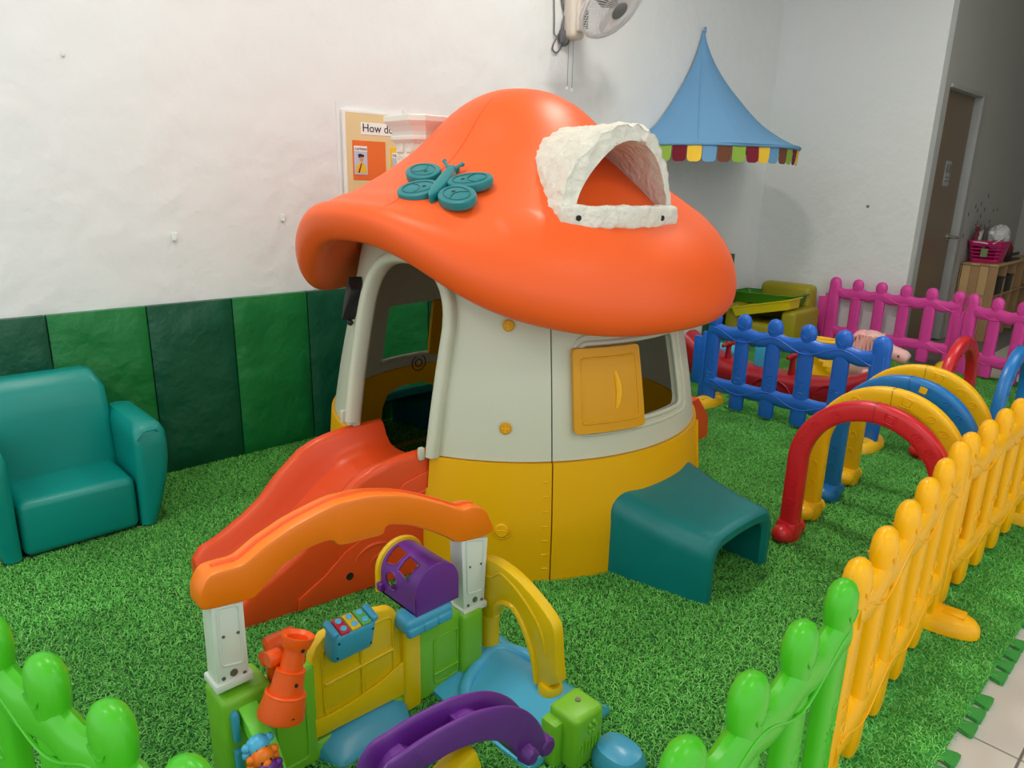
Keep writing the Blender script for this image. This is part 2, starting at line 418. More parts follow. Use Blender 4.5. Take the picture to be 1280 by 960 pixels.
# ================================================================== grass mat: interlocking tiles, each with its turf
MP = 0.3278; MX0 = 1.147-5*MP; MY0 = 0.292; NX, NY = 20, 9
mat_root = thing('grass_mat', 'green artificial grass play mat of interlocking square tiles over the floor', 'mat', (MX0+NX*MP/2, MY0+NY*MP/2, 0))
base_me = mk('mat_tile', rbox((0, 0, -0.0055), (MP-0.0012, MP-0.0012, 0.011), 0.001, 1), 0); base_me.materials.append(M['gro'])
def turf_mesh(n, seed):
    r = np.random.default_rng(seed)
    bx = r.uniform(-MP/2, MP/2, n); by = r.uniform(-MP/2, MP/2, n); an = r.uniform(0, 2*pi, n)
    L = r.uniform(0.010, 0.020, n); w = r.uniform(0.0007, 0.0012, n); h = r.uniform(0.006, 0.012, n); cv = r.normal(0, 0.8, n)
    V = np.zeros((n, 6, 3))
    for k, (fa, fh) in enumerate(((0.0, 0.0), (0.5, 0.85), (1.0, 0.75))):
        a = an + cv*fa
        cx = bx + np.cos(an+cv*fa*0.5)*L*fa; cy = by + np.sin(an+cv*fa*0.5)*L*fa
        ww = w*(1.0 if k < 2 else 0.6)
        V[:, 2*k, 0] = cx - np.sin(a)*ww; V[:, 2*k, 1] = cy + np.cos(a)*ww; V[:, 2*k, 2] = h*fh - 0.0008
        V[:, 2*k+1, 0] = cx + np.sin(a)*ww; V[:, 2*k+1, 1] = cy - np.cos(a)*ww; V[:, 2*k+1, 2] = h*fh - 0.0008
    me = bpy.data.meshes.new('turf')
    o = np.arange(n)[:, None]*6
    F = np.concatenate([o+np.array([[0, 1, 3, 2]]), o+np.array([[2, 3, 5, 4]])])
    me.from_pydata(V.reshape(-1, 3).tolist(), [], F.tolist()); me.materials.append(M['turf'])
    for p in me.polygons: p.use_smooth = True
    return me
turfs = [turf_mesh(3600, 1), turf_mesh(3600, 2)]
TP = 0.0728
for j in range(NY):
    for i in range(NX):
        cx, cy = MX0+(i+0.5)*MP, MY0+(j+0.5)*MP
        if j == 0:
            x0, x1 = cx-MP/2, cx+MP/2; poly = [(x1-0.0006, cy+MP/2-0.0006), (x0+0.0006, cy+MP/2-0.0006), (x0+0.0006, MY0)]
            k = math.ceil((x0-0.02)/TP)
            while k*TP < x1-0.03:
                c = k*TP
                if c > x0+0.03: poly += [(c-0.020, MY0), (c-0.029, MY0-0.026), (c-0.026, MY0-0.034), (c+0.026, MY0-0.034), (c+0.029, MY0-0.026), (c+0.020, MY0)]
                k += 1
            poly += [(x1-0.0006, MY0)]
            p = prism(poly, -0.011, 0.0, 0, fn=lambda u, v, h: (u-cx, v-cy, h))
            me = mk('mat_tile', p, 0); me.materials.append(M['foam'])
        else: me = base_me
        o = part('mat_tile', me, M['foam'], mat_root, world=False)
        o.location = (cx-mat_root.location.x, cy-mat_root.location.y, 0)
        tfo = part('turf', random.choice(turfs), M['turf'], o, world=False, kind='stuff')
        tfo.rotation_euler = (0, 0, random.randrange(4)*pi/2)

# ================================================================== padded wall panels
SE = [-0.91, -0.54, -0.165, 0.21, 0.577, 0.944, 1.311, 1.687, 2.06]
PADL = {3: 'dark green padded wall panel behind the back of the teal armchair', 4: 'mid green padded wall panel between armchair and dark panel, partly behind armchair',
        5: 'dark green padded wall panel standing free between the two mid green panels left of the slide', 6: 'mid green padded wall panel directly left of the slide top',
        7: 'dark green padded wall panel touching the left edge of the mushroom house'}
def pad(x0, x1, z1, m_, lab, yb=YW-0.004, th=0.05):
    n = 14; V = []; F = []
    for iz in range(n+1):
        for ix in range(n+1):
            u, v = ix/n, iz/n
            e_ = min(1, min(u, 1-u)*9)*min(1, min(v, 1-v)*12)
            puff = th*(0.72+0.28*math.sqrt(max(e_, 0))) + 0.0022*math.sin(ix*0.9+iz*1.3+x0*7)*e_
            V.append((x0+0.003+(x1-x0-0.006)*u, yb-puff, 0.001+z1*v))
    for iz in range(n):
        for ix in range(n): a = iz*(n+1)+ix; F.append((a, a+1, a+n+2, a+n+1))
    o = len(V)
    rim = [ix for ix in range(n+1)] + [(iz)*(n+1)+n for iz in range(1, n+1)] + [n*(n+1)+ix for ix in range(n-1, -1, -1)] + [iz*(n+1) for iz in range(n-1, 0, -1)]
    for i_ in rim: V.append((V[i_][0], yb, V[i_][2]))
    m2 = len(rim)
    for k in range(m2): F.append((rim[k], rim[(k+1) % m2], o+(k+1) % m2, o+k))
    F.append(tuple(o+k for k in range(m2)))
    return solo('padded_wall_panel', (V, F), m_, lab, 'wall padding', 'padded panels along the back wall', smooth=50)
for i in range(0, 8):
    pad(SE[i], SE[i+1], 0.765, M['padd'] if i % 2 else M['padm'], PADL.get(i, ('mid' if i % 2 == 0 else 'dark')+' green padded wall panel beyond the left photo edge, '+('first', 'second', 'third')[2-min(i, 2)]+' past the armchair'))
labs = ['mid green padded wall panel seen past the left side of the house', 'dark green padded wall panel seen through the house door and window', 'mid green padded wall panel behind the mushroom house',
        'dark green padded wall panel hidden by the mushroom house middle', 'mid green padded wall panel hidden by the right of the house', 'dark green padded wall panel behind right of the house roof']
xs = [2.06+0.372*k for k in range(7)]
for k in range(6): pad(xs[k], xs[k+1], 0.80, M['padm'] if k % 2 == 0 else M['padd'], labs[k])
pad(5.42, 5.79, 0.75, M['padd'], 'dark green padded wall panel near the room corner, its top corner showing right of the orange roof')

# ================================================================== mushroom house
CX, CY = 2.03, 2.10
PRt = [(0, 1.65, 0), (.1, 1.638, 0), (.19, 1.602, 0), (.277, 1.54, 0), (.40, 1.42, 0), (.5, 1.345, .02), (.57, 1.298, .05), (.65, 1.245, .12), (.72, 1.195, .25), (.78, 1.135, .4), (.83, 1.06, .65), (.855, .985, .85), (.86, .93, .95)]
PRb = [(.847, .878, 1), (.815, .845, 1), (.77, .85, 1), (.73, .885, 1), (.68, .94, .9), (.64, 1.0, .6), (.58, 1.06, .3), (.3, 1.12, .1), (0.001, 1.14, 0)]
PRO = catmull([(max(a, 0.0005), b_, c_) for a, b_, c_ in PRt+PRb], 9)
TOPN = (len(PRt)-1)*9
_tr = np.array([p[0] for p in PRO[:TOPN]]); _tz = np.array([p[1] for p in PRO[:TOPN]]); _tw = np.array([p[2] for p in PRO[:TOPN]])
def shift(th):
    d = (th-184+180) % 360-180
    return 0.27*math.exp(-abs(d/33)**2.5) + 0.02*math.exp(-((d-46)/15)**2)
def zroof(x, y):
    r = math.hypot(x-CX, y-CY); th = math.degrees(math.atan2(y-CY, x-CX))
    return float(np.interp(r, _tr, _tz)) + shift(th)*float(np.interp(r, _tr, _tw))
def roofhit(px, py):
    q = ray(px, py); q = q/np.linalg.norm(q[:2])
    for t in np.arange(1.6, 4.2, 0.002):
        p = CP+q*t
        if math.hypot(p[0]-CX, p[1]-CY) < 0.858 and p[2] < zroof(p[0], p[1]): return p
house = thing('mushroom_playhouse', 'large mushroom shaped plastic playhouse with orange cap roof, white walls and yellow base', 'playhouse', (CX, CY, 0))
NT = 288; rings = []
bump_c = (-133.2, 0.745)
for r, z, w in PRO:
    ring = []
    for k in range(NT):
        th = 360*k/NT; a = rad(th); zz = z+shift(th)*w
        da = ((th-bump_c[0]+180) % 360-180)*pi/180*r; db = (r-bump_c[1])*1.25
        if z > 0.95:
            q = max(0.0, min(1.0, (1.12-math.sqrt(da*da+db*db)/0.068)/0.3))
            zz += 0.007*q*q*(3-2*q)
        ring.append((CX+r*math.cos(a), CY+r*math.sin(a), zz))
    rings.append(ring)
roof = part('roof', loft(rings, cap=True), M['cap'], house, 60)
def seam_path(th0, r0, r1, off=0.0015):
    o = []
    for k in range(28):
        r = r0+(r1-r0)*k/27; a = rad(th0); x, y = CX+r*math.cos(a), CY+r*math.sin(a); o.append((x, y, zroof(x, y)+off))
    return o
part('roof_seam', jn(tube(seam_path(-164, 0.2, 0.835, -0.0002), 0.0016, 6), tube([p for p in seam_path(-60, 0.2, 0.83, -0.0002)], 0.0016, 6)), M['slide'], roof)
# walls of revolution
RZ = [(0.0, .766), (.2, .766), (.43, .745), (.6, .715), (.705, .693), (.85, .66), (.95, .638), (1.2, .585)]
def rw(z): return float(np.interp(z, [a for a, _ in RZ], [b_ for _, b_ in RZ]))
def wallfn(off=0.0):
    def f(u, v, h):
        a = u/0.72; r = rw(v)+h+off
        return (CX+r*math.cos(a), CY+r*math.sin(a), v)
    return f
U = lambda deg: rad(deg)*0.72
SEAMS = [-124, -61, 33, 142, 236]
BZ = 0.42
def arch_poly(u0, u1, z0, z1, zs, n=14):
    c = (u0+u1)/2; a = (u1-u0)/2
    return [(u1, z0)] + [(c+a*math.cos(pi*k/n)**1 if False else c+a*math.copysign(abs(math.cos(pi*k/n))**0.8, math.cos(pi*k/n)), zs+(z1-zs)*abs(math.sin(pi*k/n))**0.8) for k in range(n+1)] + [(u0, z0)]
def panel(a0, a1, z0, z1, holes, off, th, name, m_):
    g_ = 0.0022
    return part(name, sheet([(U(a0)+g_, z0), (U(a1)-g_, z0), (U(a1)-g_, z1), (U(a0)+g_, z1)], holes, 0.035, wallfn(off), th), m_, house, 30)
# door panel spans 142..236 with the door at 184
DC, DW = 189.5, 0.196
def dang(side, z): return DC+side*math.degrees(DW/rw(z))
def dU(w, z): return U(DC)+w*0.72/rw(z)
def door_poly(w, ztop, zs, n=14):
    return [(dU(-w, BZ), BZ)] + [(dU(-w, z), z) for z in (0.55, 0.7)] + [(dU(-w*math.copysign(abs(math.cos(pi*k/n))**0.8, math.cos(pi*k/n)), zs), zs+(ztop-zs)*abs(math.sin(pi*k/n))**0.8) for k in range(n+1)] + [(dU(w, z), z) for z in (0.7, 0.55)] + [(dU(w, BZ), BZ)]
def door_panel(a0, a1, z0, z1, off, th, name, m_):
    g_ = 0.0022
    ap = door_poly(DW, 1.045, 0.84)
    ap[0] = (ap[0][0], z0); ap[-1] = (ap[-1][0], z0)
    out = [(U(a0)+g_, z0)] + ap + [(U(a1)-g_, z0), (U(a1)-g_, z1), (U(a0)+g_, z1)]
    return part(name, sheet(out, [], 0.035, wallfn(off), th), m_, house, 30)
door_panel(142, 236, BZ+0.004, 1.13, 0.0, 0.025, 'wall_panel', M['cream'])
g_ = 0.0022
out = [(U(142)+g_, 0), (U(236)-g_, 0), (U(236)-g_, BZ), (dU(DW, BZ), BZ), (dU(DW, .31), 0.31), (dU(-DW, .31), 0.31), (dU(-DW, BZ), BZ), (U(142)+g_, BZ)]
part('base_panel', sheet(out, [], 0.035, wallfn(0.012), 0.04), M['ybase'], house, 30)
# front window panel
WIN = rrect(U(-116), U(-76.5), 0.53, 0.80, 0.03)
front = panel(-124, -61, BZ+0.004, 1.0, [WIN], 0.0, 0.025, 'wall_panel', M['cream'])
fb = panel(-124, -61, 0, BZ, [], 0.012, 0.04, 'base_panel', M['ybase'])
panel(-61, 33, BZ+0.004, 1.0, [], 0.0, 0.025, 'wall_panel', M['cream']); panel(-61, 33, 0, BZ, [], 0.012, 0.04, 'base_panel', M['ybase'])
WINB = rrect(U(76), U(107.5), 0.48, 0.745, 0.02)
panel(33, 142, BZ+0.004, 1.0, [WINB], 0.0, 0.025, 'wall_panel', M['cream'])
panel(33, 142, 0, BZ, [[(U(78), 0.004), (U(107), 0.004), (U(106), 0.24), (U(103.5), 0.30), (U(97), 0.325), (U(86), 0.325), (U(81), 0.30), (U(79), 0.24)]], 0.012, 0.04, 'base_panel', M['ybase'])
# base seam strips, ladder notches
def wpt(deg, z, off=0.0): r = rw(z)+off; return (CX+r*math.cos(rad(deg)), CY+r*math.sin(rad(deg)), z)
for a in (-61.2,):
    part('edge_strip', tube([wpt(a-1.2, z, 0.012) for z in np.linspace(0.01, BZ-0.005, 10)], 0.012, 8), M['ybase'], house)
part('hinge_ribs', jn(*[rbox((0, 0, 0), (0.02, 0.010, 0.004), 0.0015, 1, Matrix.Translation(Vector(wpt(-125.6, z, 0.010))) @ Matrix.Rotation(rad(-35.4), 4, 'Z')) for z in np.linspace(0.05, 0.36, 7)]), M['ybase'], fb)
# door frame moulding
dpl = door_poly(DW+0.008, 1.055, 0.84, 24)
fp = [wallfn(0.006)(u, v, 0) for u, v in dense(dpl, 0.04) if True]
fp = [tuple(p) for p in fp]
k_ = max(i for i, p in enumerate(fp) if True and abs(math.degrees(math.atan2(p[1]-CY, p[0]-CX)) % 360 - dang(1, BZ)) < 2.0 and p[2] < BZ+0.01)
fp = [p for i, p in enumerate(fp[:k_+1]) if p[2] > 0.445 or i > 20]
cen = Vector((CX, CY, 0))
n_ = len(fp); rings = []
for i in range(n_):
    p = Vector(fp[i]); t = (Vector(fp[min(i+1, n_-1)])-Vector(fp[max(i-1, 0)])).normalized()
    o_ = Vector((p.x-CX, p.y-CY, 0.12)).normalized(); o_ = (o_-t*o_.dot(t)).normalized(); s_ = t.cross(o_)
    rings.append([tuple(p+s_*a*1.0+o_*b_) for a, b_ in sell(0.021, 0.030, 16, 2.8)])
frame = part('door_frame', loft(rings), M['cream'], house)
kb = wpt(dang(-1, 0.48)-1.0, 0.475, 0.04)
part('frame_knob', rbox(kb, (0.022, 0.022, 0.05), 0.007), M['cream'], frame)
kb = wpt(dang(1, 0.435)-1.5, 0.435, 0.035)
part('frame_knob', rbox(kb, (0.022, 0.02, 0.045), 0.007), M['cream'], frame)
# front window: recessed lip and yellow shutter
lip = [wallfn(0.001)(u, v, 0) for u, v in dense(WIN, 0.02)]
part('window_rim', tube(lip, 0.009, 8, closed=True), M['cream'], front)
part('window_rim', tube([wallfn(0.0)(u, v, 0) for u, v in dense(rrect(U(-117.2), U(-71.6), 0.502, 0.822, 0.04), 0.02)], 0.006, 8, closed=True), M['cream'], front)
sh_out = rrect(U(-118.6), U(-97.4), 0.516, 0.79, 0.014)
shut = part('shutter', sheet(sh_out, [], 0.025, wallfn(0.026), 0.022), M['yshut'], house, 30, label='yellow sliding window shutter')
part('shutter_border', tube([wallfn(0.0255)(u, v, 0) for u, v in dense(rrect(U(-116.4), U(-99.2), 0.548, 0.758, 0.012), 0.02)], 0.0042, 6, closed=True), M['yshut'], shut)
hc = (U(-106.2), 0.650)
cres = [(hc[0]+0.012*math.sin(pi*k/12)-0.004, hc[1]-0.062+0.124*k/12) for k in range(13)]
part('handle_recess', tube([wallfn(0.026)(u, v, 0) for u, v in cres], 0.0125, 8, scale=[0.4+0.6*math.sin(pi*k/12) for k in range(13)]), M['ybase'], shut)
# rear window shutter seen through the door
part('shutter', sheet(rrect(U(70), U(84.5), 0.47, 0.75, 0.012), [], 0.03, wallfn(-0.03), 0.02), M['yshut'], house, 30)
part('rear_sill', tube([wallfn(-0.03)(u, 0.478, 0) for u in np.linspace(U(84), U(109), 12)], 0.012, 8), M['cream'], house)
part('wall_emblem', jn(tube([wallfn(-0.028)(u, v, 0) for u, v in ellipse(U(88.0), 0.43, 0.04, 0.04, 24)], 0.003, 6, closed=True), tube([wallfn(-0.028)(u, v, 0) for u, v in ellipse(U(88.0), 0.43, 0.02, 0.02, 16)], 0.003, 6, closed=True)), M['tbrn'], house)
# screws
def screw(deg, z, off, m_, r=0.02):
    c = Vector(wpt(deg, z, off)); d = Vector((math.cos(rad(deg)), math.sin(rad(deg)), 0.12)).normalized()
    s = part('screw', cyl(c-d*0.01, c+d*0.008, r, n=18, bev=0.004), m_, house)
    u = d.cross(Vector((0, 0, 1))).normalized(); v = u.cross(d)
    part('screw_slot', jn(tube([c+d*0.0075-u*r*0.6, c+d*0.0075+u*r*0.6], 0.0022, 6), tube([c+d*0.0075-v*r*0.6, c+d*0.0075+v*r*0.6], 0.0022, 6)), M['ybase'], s)
    part('screw_cup', tube([c+u*math.cos(k*pi/10)*r*1.3+v*math.sin(k*pi/10)*r*1.3-d*0.004 for k in range(20)], 0.004, 6, closed=True), M['cream'] if z > BZ else M['ybase'], s)
screw(-136.0, 0.86, 0.0, M['yshut']); screw(-136.0, 0.533, 0.0, M['yshut']); screw(-136.3, 0.193, 0.012, M['ybase'], 0.024); screw(-158.5, 0.2, 0.012, M['ybase'], 0.022)
# black fitting left of the door
bl = catmull([(0, 0.05), (0.022, 0.075), (0.03, 0.05), (0.034, 0.0), (0.026, -0.045), (0.014, -0.08), (0.006, -0.075), (-0.004, -0.05), (-0.02, -0.02), (-0.03, 0.02), (-0.024, 0.04)], 3, True)
u0, z0 = U(164.5), 0.885
part('door_latch', jn(prism(bl, 0.0, 0.05, 0.01, fn=lambda u, v, h: wallfn(h+0.004)(u0-u, z0+v, 0)), ball(wallfn(0.02)(u0-0.008, z0-0.092, 0), 0.012, 10, 8)), M['black'], house)
# butterfly emblem lying on the roof
bc = roofhit(557, 234)
# the emblem is a rigid flat plate resting on the curved roof
BFC = Vector(tuple(bc))
BFN = Vector((-0.375, -0.194, 0.906)).normalized()
BFA = Vector((0.503, -0.864, 0.0)); BFA = (BFA-BFN*BFA.dot(BFN)).normalized()
BFB = BFN.cross(BFA)
BFC = BFC+BFN*0.010
def onroof(u, v, h): return tuple(BFC+BFA*u+BFB*v+BFN*h)
def ab(px, py):
    d = Vector(tuple(ray(px, py))); o = Vector(tuple(CP)); t = (BFC-o).dot(BFN)/d.dot(BFN); q = o+d*t-BFC
    return (q.dot(BFA), q.dot(BFB))
bf = part('butterfly_emblem', prism(ellipse(0, 0, 0.02, 0.115, 24), -0.02, 0.026, 0.008, fn=lambda u, v, h: onroof(u+ab(554, 233)[0], v+ab(554, 233)[1], h)), M['bfly'], house)
for (wxp, wyp), (tx, ty), a, b_ in (((530, 219), (553, 231), 0.068, 0.056), ((524, 241), (548, 237), 0.068, 0.060), ((588, 230), (560, 233), 0.074, 0.052), ((572, 249), (554, 238), 0.071, 0.056)):
    c = ab(wxp, wyp); t = ab(tx, ty); ro = math.atan2(t[1]-c[1], t[0]-c[0])
    part('wing', prism(dense(ellipse(c[0], c[1], a, b_, 28, ro), 0.02), -0.010, 0.019, 0.006, fn=onroof), M['bfly'], bf)
    gl_ = [tube([onroof(u, v, 0.019) for u, v in ellipse(c[0], c[1], a*0.74, b_*0.66, 24, ro)], 0.0022, 5, closed=True)]
    q = c; n1 = (math.cos(ro), math.sin(ro)); n2 = (-n1[1], n1[0])
    gl_.append(tube([onroof(q[0]-n1[0]*a*0.1*k0+n2[0]*b_*0.62*s0, q[1]-n1[1]*a*0.1*k0+n2[1]*b_*0.62*s0, 0.019) for k0, s0 in ((3, -1), (0, -0.5), (-1, 0), (0, 0.5), (3, 1))], 0.0022, 5))
    part('wing_groove', jn(*gl_), M['bflyd'], bf)
    hp_ = onroof(c[0]+n1[0]*a*0.28, c[1]+n1[1]*a*0.28, 0.0185)
    part('screw_hole', cyl(Vector(hp_)-BFN*0.004, Vector(hp_)+BFN*0.001, 0.007, n=12), M['black'], bf)
h0 = ab(563, 219); h1 = ab(557, 208); h2 = ab(579, 212)
part('antennae', jn(prism([h0, ab(560, 210), ab(575, 213)], -0.004, 0.014, 0.003, fn=onroof), tube([onroof(*h0, 0.012), onroof(*h1, 0.018)], 0.006, 8), tube([onroof(*h0, 0.012), onroof(*h2, 0.018)], 0.006, 8),
     ball(onroof(*h1, 0.018), 0.008, 8, 6), ball(onroof(*h2, 0.018), 0.008, 8, 6)), M['bfly'], bf)
# stone dormer
ed = rad(-106); E1 = Vector((math.cos(ed), math.sin(ed), 0)); T1 = Vector((-E1.y, E1.x, 0))
def rough(p, k=0.0085):
    from mathutils import noise
    return p + noise.noise_vector(p*24)*k + noise.noise_vector(p*48)*k*0.75 + noise.noise_vector(p*95)*k*0.12
def dq(s, z): return 0.735-0.16*(z-1.2)-0.5*s*s*2.2
osh = [(-0.222, 1.165), (-0.225, 1.215), (-0.215, 1.26), (-0.19, 1.33), (-0.15, 1.395), (-0.09, 1.45), (-0.02, 1.483), (0.045, 1.49), (0.10, 1.474), (0.15, 1.43), (0.19, 1.37), (0.215, 1.29), (0.222, 1.215), (0.218, 1.165)]
ish = [(-0.172, 1.165), (-0.170, 1.215), (-0.165, 1.255), (-0.145, 1.30), (-0.11, 1.35), (-0.06, 1.40), (-0.01, 1.43), (0.04, 1.437), (0.085, 1.425), (0.13, 1.39), (0.16, 1.34), (0.18, 1.27), (0.182, 1.215), (0.18, 1.165)]
osh = catmull(osh, 7); ish = catmull(ish, 7)
def dp(s, q, z): return Vector((CX, CY, 0))+E1*q+T1*s+Vector((0, 0, z))
rings = []
nq = 22
for k in range(len(osh)):
    (so, zo), (si, zi) = osh[k], ish[k]
    def qroof(s, z):
        q = 0.74
        while q > 0.12:
            p = dp(s, q, z)
            if zroof(p.x, p.y) > z+0.004: break
            q -= 0.01
        return q
    qo0 = qroof(so, zo)-0.02; qi0 = qroof(si, zi)-0.03
    qo1 = max(dq(so, zo), qo0+0.02); qi1 = max(dq(si, zi), qi0+0.02)
    ring = []
    for j in range(nq): ring.append(rough(dp(so, qo0+(qo1-0.012-qo0)*j/(nq-1), zo)))
    ring.append(rough(dp(so*0.985, qo1, zo-0.008 if zo > 1.25 else zo)))
    for j in range(1, 8): ring.append(rough(dp(so+(si-so)*j/8, qo1+(qi1-qo1)*j/8-0.004, zo+(zi-zo)*j/8)))
    ring.append(dp(si, qi1-0.006, zi))
    for j in range(1, 5): ring.append(dp(si, qi1-0.006+(qi0-qi1)*j/4, zi))
    rings.append([tuple(p) for p in ring])
dorm = part('dormer', loft(rings), M['stone'], house, 50, label='white stone textured dormer arch over roof opening')
bar = []
for k in range(61):
    s = -0.226+0.45*k/60
    q0 = dq(s, 1.2); sec = []
    for a, b_ in sell(0.024, 0.035, 28, 4.0):
        sec.append(tuple(rough(dp(s, q0-0.008+a, 1.208+b_), 0.0055)))
    bar.append(sec)
sill = part('dormer_sill', loft(bar), M['stone'], house, 50)
part('sill_hole', jn(*[cyl(dp(s, dq(s, 1.2)+0.006, 1.205), dp(s, dq(s, 1.2)+0.019, 1.205), 0.009, n=10) for s in (-0.175, 0.13)]), M['dark'], sill)
# chimney
chx, chy = 1.87, 2.48
def octa(w, d, z, ch=0.35):
    c = ch*min(w, d)
    return [(chx+x, chy+y, z) for x, y in ((w, -d+c), (w, d-c), (w-c, d), (-w+c, d), (-w, d-c), (-w, -d+c), (-w+c, -d), (w-c, -d))]
prof = [(0.115, 1.12), (0.112, 1.445), (0.120, 1.452), (0.130, 1.462), (0.131, 1.472), (0.124, 1.478), (0.126, 1.492), (0.138, 1.512), (0.150, 1.524), (0.154, 1.530), (0.154, 1.548), (0.150, 1.553), (0.10, 1.553), (0.10, 1.42)]
chim = part('chimney', loft([octa(w, w*0.85, z) for w, z in prof]), M['stone2'], house, 14)
br = []
for k, z in enumerate(np.arange(1.16, 1.43, 0.045)):
    for s in (-0.06, 0.0, 0.06):
        br.append(rbox((chx+s+(0.03 if k % 2 else 0)-0.015, chy-0.112*0.85, z), (0.052, 0.012, 0.038), 0.004, 1))
srel = part('stone_relief', jn(*br, *[rbox((chx-0.112, chy+s, z), (0.012, 0.05, 0.038), 0.004, 1) for z in np.arange(1.16, 1.43, 0.045) for s in (-0.035, 0.03)]), M['stone'], chim)
srel['kind'] = 'stuff'

# ================================================================== slide
def skew(x, y): return y-0.12*(x-0.735)
def slide_z(x):
    top = float(np.interp(x, [.72, .76, .80, .88, .94, 1.0, 1.05, 1.09, 1.14, 1.18, 1.25, 1.41], [.112, .126, .144, .194, .24, .31, .355, .39, .412, .423, .436, .442]))
    bed = float(np.interp(x, [.72, .80, .90, 1.0, 1.1, 1.2, 1.3, 1.41], [.028, .045, .09, .165, .25, .32, .345, .352]))
    return top, bed
sl = thing('slide', 'red orange plastic slide leading down from the mushroom house door', 'slide', (1.05, 2.07, 0))
rings = []
for x in np.linspace(0.72, 1.40, 40):
    t, b_ = slide_z(x); y0, y1 = 1.868, 2.272
    e_ = 0.016 if x < 0.73 else 0.0
    b_ = min(b_, t-0.02)
    half = [(y0+0.004, 0.0), (y0, 0.03), (y0, t-0.025), (y0+0.006, t-0.008), (y0+0.02, t), (y0+0.038, t-0.004), (y0+0.05, t-0.02), (y0+0.062, b_+(t-b_)*0.45), (y0+0.085, b_+0.012), (y0+0.12, b_+0.002)]
    full = half+[(y0+y1-a, z) for a, z in reversed(half)]
    rings.append([(x, skew(x, a), max(z-e_, 0.0)) for a, z in full])
# rounded lip at the tip
first = rings[0]; rings.insert(0, [(x-0.012, 2.07+(y-2.07)*0.97, max(0.004, z*0.86)) for x, y, z in first])
SY = lambda u: skew(u, 1.868)
part('slide_body', loft(rings), M['slide'], sl, 40)
def sp(px, py): p = wy(px, py, 1.868); return (p[0], p[2])
pl = [(wy(x_/4+240, y_/4+640, 1.868)) for x_, y_ in ((515, 485), (516, 425), (560, 380), (640, 300), (735, 175), (800, 120))]
pts = [(p[0], p[2]) for p in pl]
plate = [(pts[0][0], 0.006)] + pts[1:] + [(1.25, 0.345), (1.395, 0.385), (1.395, 0.006)]
side = part('side_panel', prism(plate, 0.0, 0.007, 0.003, fn=lambda u, v, h: (u, SY(u)-h, v)), M['slide'], sl)
hc = wy(759/4+240, 298/4+640, 1.862)
part('side_hole', cyl((hc[0], SY(hc[0])-0.002, hc[2]), (hc[0], SY(hc[0])-0.0085, hc[2]), 0.013, n=16), M['dark'], sl)
sw = []
for c0, r0, a0, a1 in ((1.16, 0.045, 20, 165), (1.14, 0.085, 35, 150), (1.205, 0.06, 60, 170)):
    sw.append(tube([(c0+r0*math.cos(rad(a)), SY(c0+r0*math.cos(rad(a)))-0.007, 0.075+(0.0 if c0 < 1.2 else 0.14)+r0*math.sin(rad(a))) for a in np.linspace(a0, a1, 12)], 0.006, 8, scale=[0.3+0.7*math.sin(pi*k/11) for k in range(12)]))
part('side_relief', jn(*sw), M['slide'], side)
part('panel_groove', tube([(1.20, SY(1.20)-0.0072, 0.275), (1.36, SY(1.36)-0.0072, 0.31)], 0.003, 6), M['slide'], side)

# orange step on the far right side of the house
stp = thing('climbing_step', 'orange plastic step block peeking out right behind the house base', 'step', (3.05, 2.07, 0))
part('step_body', loft([[(2.80, 1.86, 0), (3.31, 1.90, 0), (3.31, 2.28, 0), (2.80, 2.28, 0)], [(2.79, 1.86, .12), (3.30, 1.905, .12), (3.30, 2.28, .12), (2.79, 2.28, .12)], [(2.77, 1.87, .22), (3.20, 1.91, .235), (3.20, 2.27, .235), (2.77, 2.27, .22)]]), M['slide'], stp, 30)
part('step_tread', rbox((3.04, 2.09, 0.235), (0.26, 0.28, 0.012), 0.004), M['slide'], stp)

# ================================================================== teal tunnel benches
def bench_mesh():
    rings = []
    n = 13
    for k in range(n+1):
        v = k/n                       # 0 front, 1 at the house
        y = 1.02+0.375*v
        e_ = v**1.7
        xl = 1.862-0.08*v; xr = 2.285+0.02*v
        H = 0.228+0.078*e_; T = 0.05
        rr = 0.075
        def prof(x0, x1, h, r):
            o = [(x0, 0.0), (x0, (h-r)*0.5), (x0, h-r)]
            for a in range(1, 7): o.append((x0+r-r*math.cos(rad(15*a)), h-r+r*math.sin(rad(15*a))))
            w = x1-x0
            for a in range(1, 6):
                f = a/6; o.append((x0+r+(w-2*r)*f, h+0.006*math.sin(pi*f)-0.006*e_))
            for a in range(0, 7): o.append((x1-r+r*math.sin(rad(15*a)), h-r+r*math.cos(rad(15*a))))
            o += [(x1, (h-r)*0.5), (x1, 0.0)]
            return o
        b_ = 0.012 if k in (0, n) else 0.0
        po = prof(xl+b_, xr-b_, H-b_, rr); pi_ = prof(xl+T-b_, xr-T+b_, H-T+b_, rr*0.75)
        ring = [(x, y, z) for x, z in po]+[(x, y, z) for x, z in reversed(pi_)]
        rings.append(ring)
        if k == 0:
            po = prof(xl, xr, H, rr); pi_ = prof(xl+T, xr-T, H-T, rr*0.75)
            rings.append([(x, y+0.014, z) for x, z in po]+[(x, y+0.014, z) for x, z in reversed(pi_)])
    V, F = loft(rings, cap=False); n2 = len(rings[0]); L = len(rings)-1; h = n2//2
    for base in (0, L*n2):
        for j in range(h-1): F.append((base+j, base+j+1, base+n2-2-j, base+n2-1-j))
    return V, F
bp_ = bench_mesh()
bn = solo('tunnel_bench', tf(bp_, Matrix.Translation((-2.07, -1.2, 0))), M['tealb'], 'teal plastic arched tunnel bench set against the front window side of the house', 'bench', smooth=40)
bn.location = (2.07, 1.2, 0)
b2 = bn.copy(); COL.objects.link(b2); b2.location = (1.98, 3.02, 0); b2.rotation_euler = (0, 0, pi)
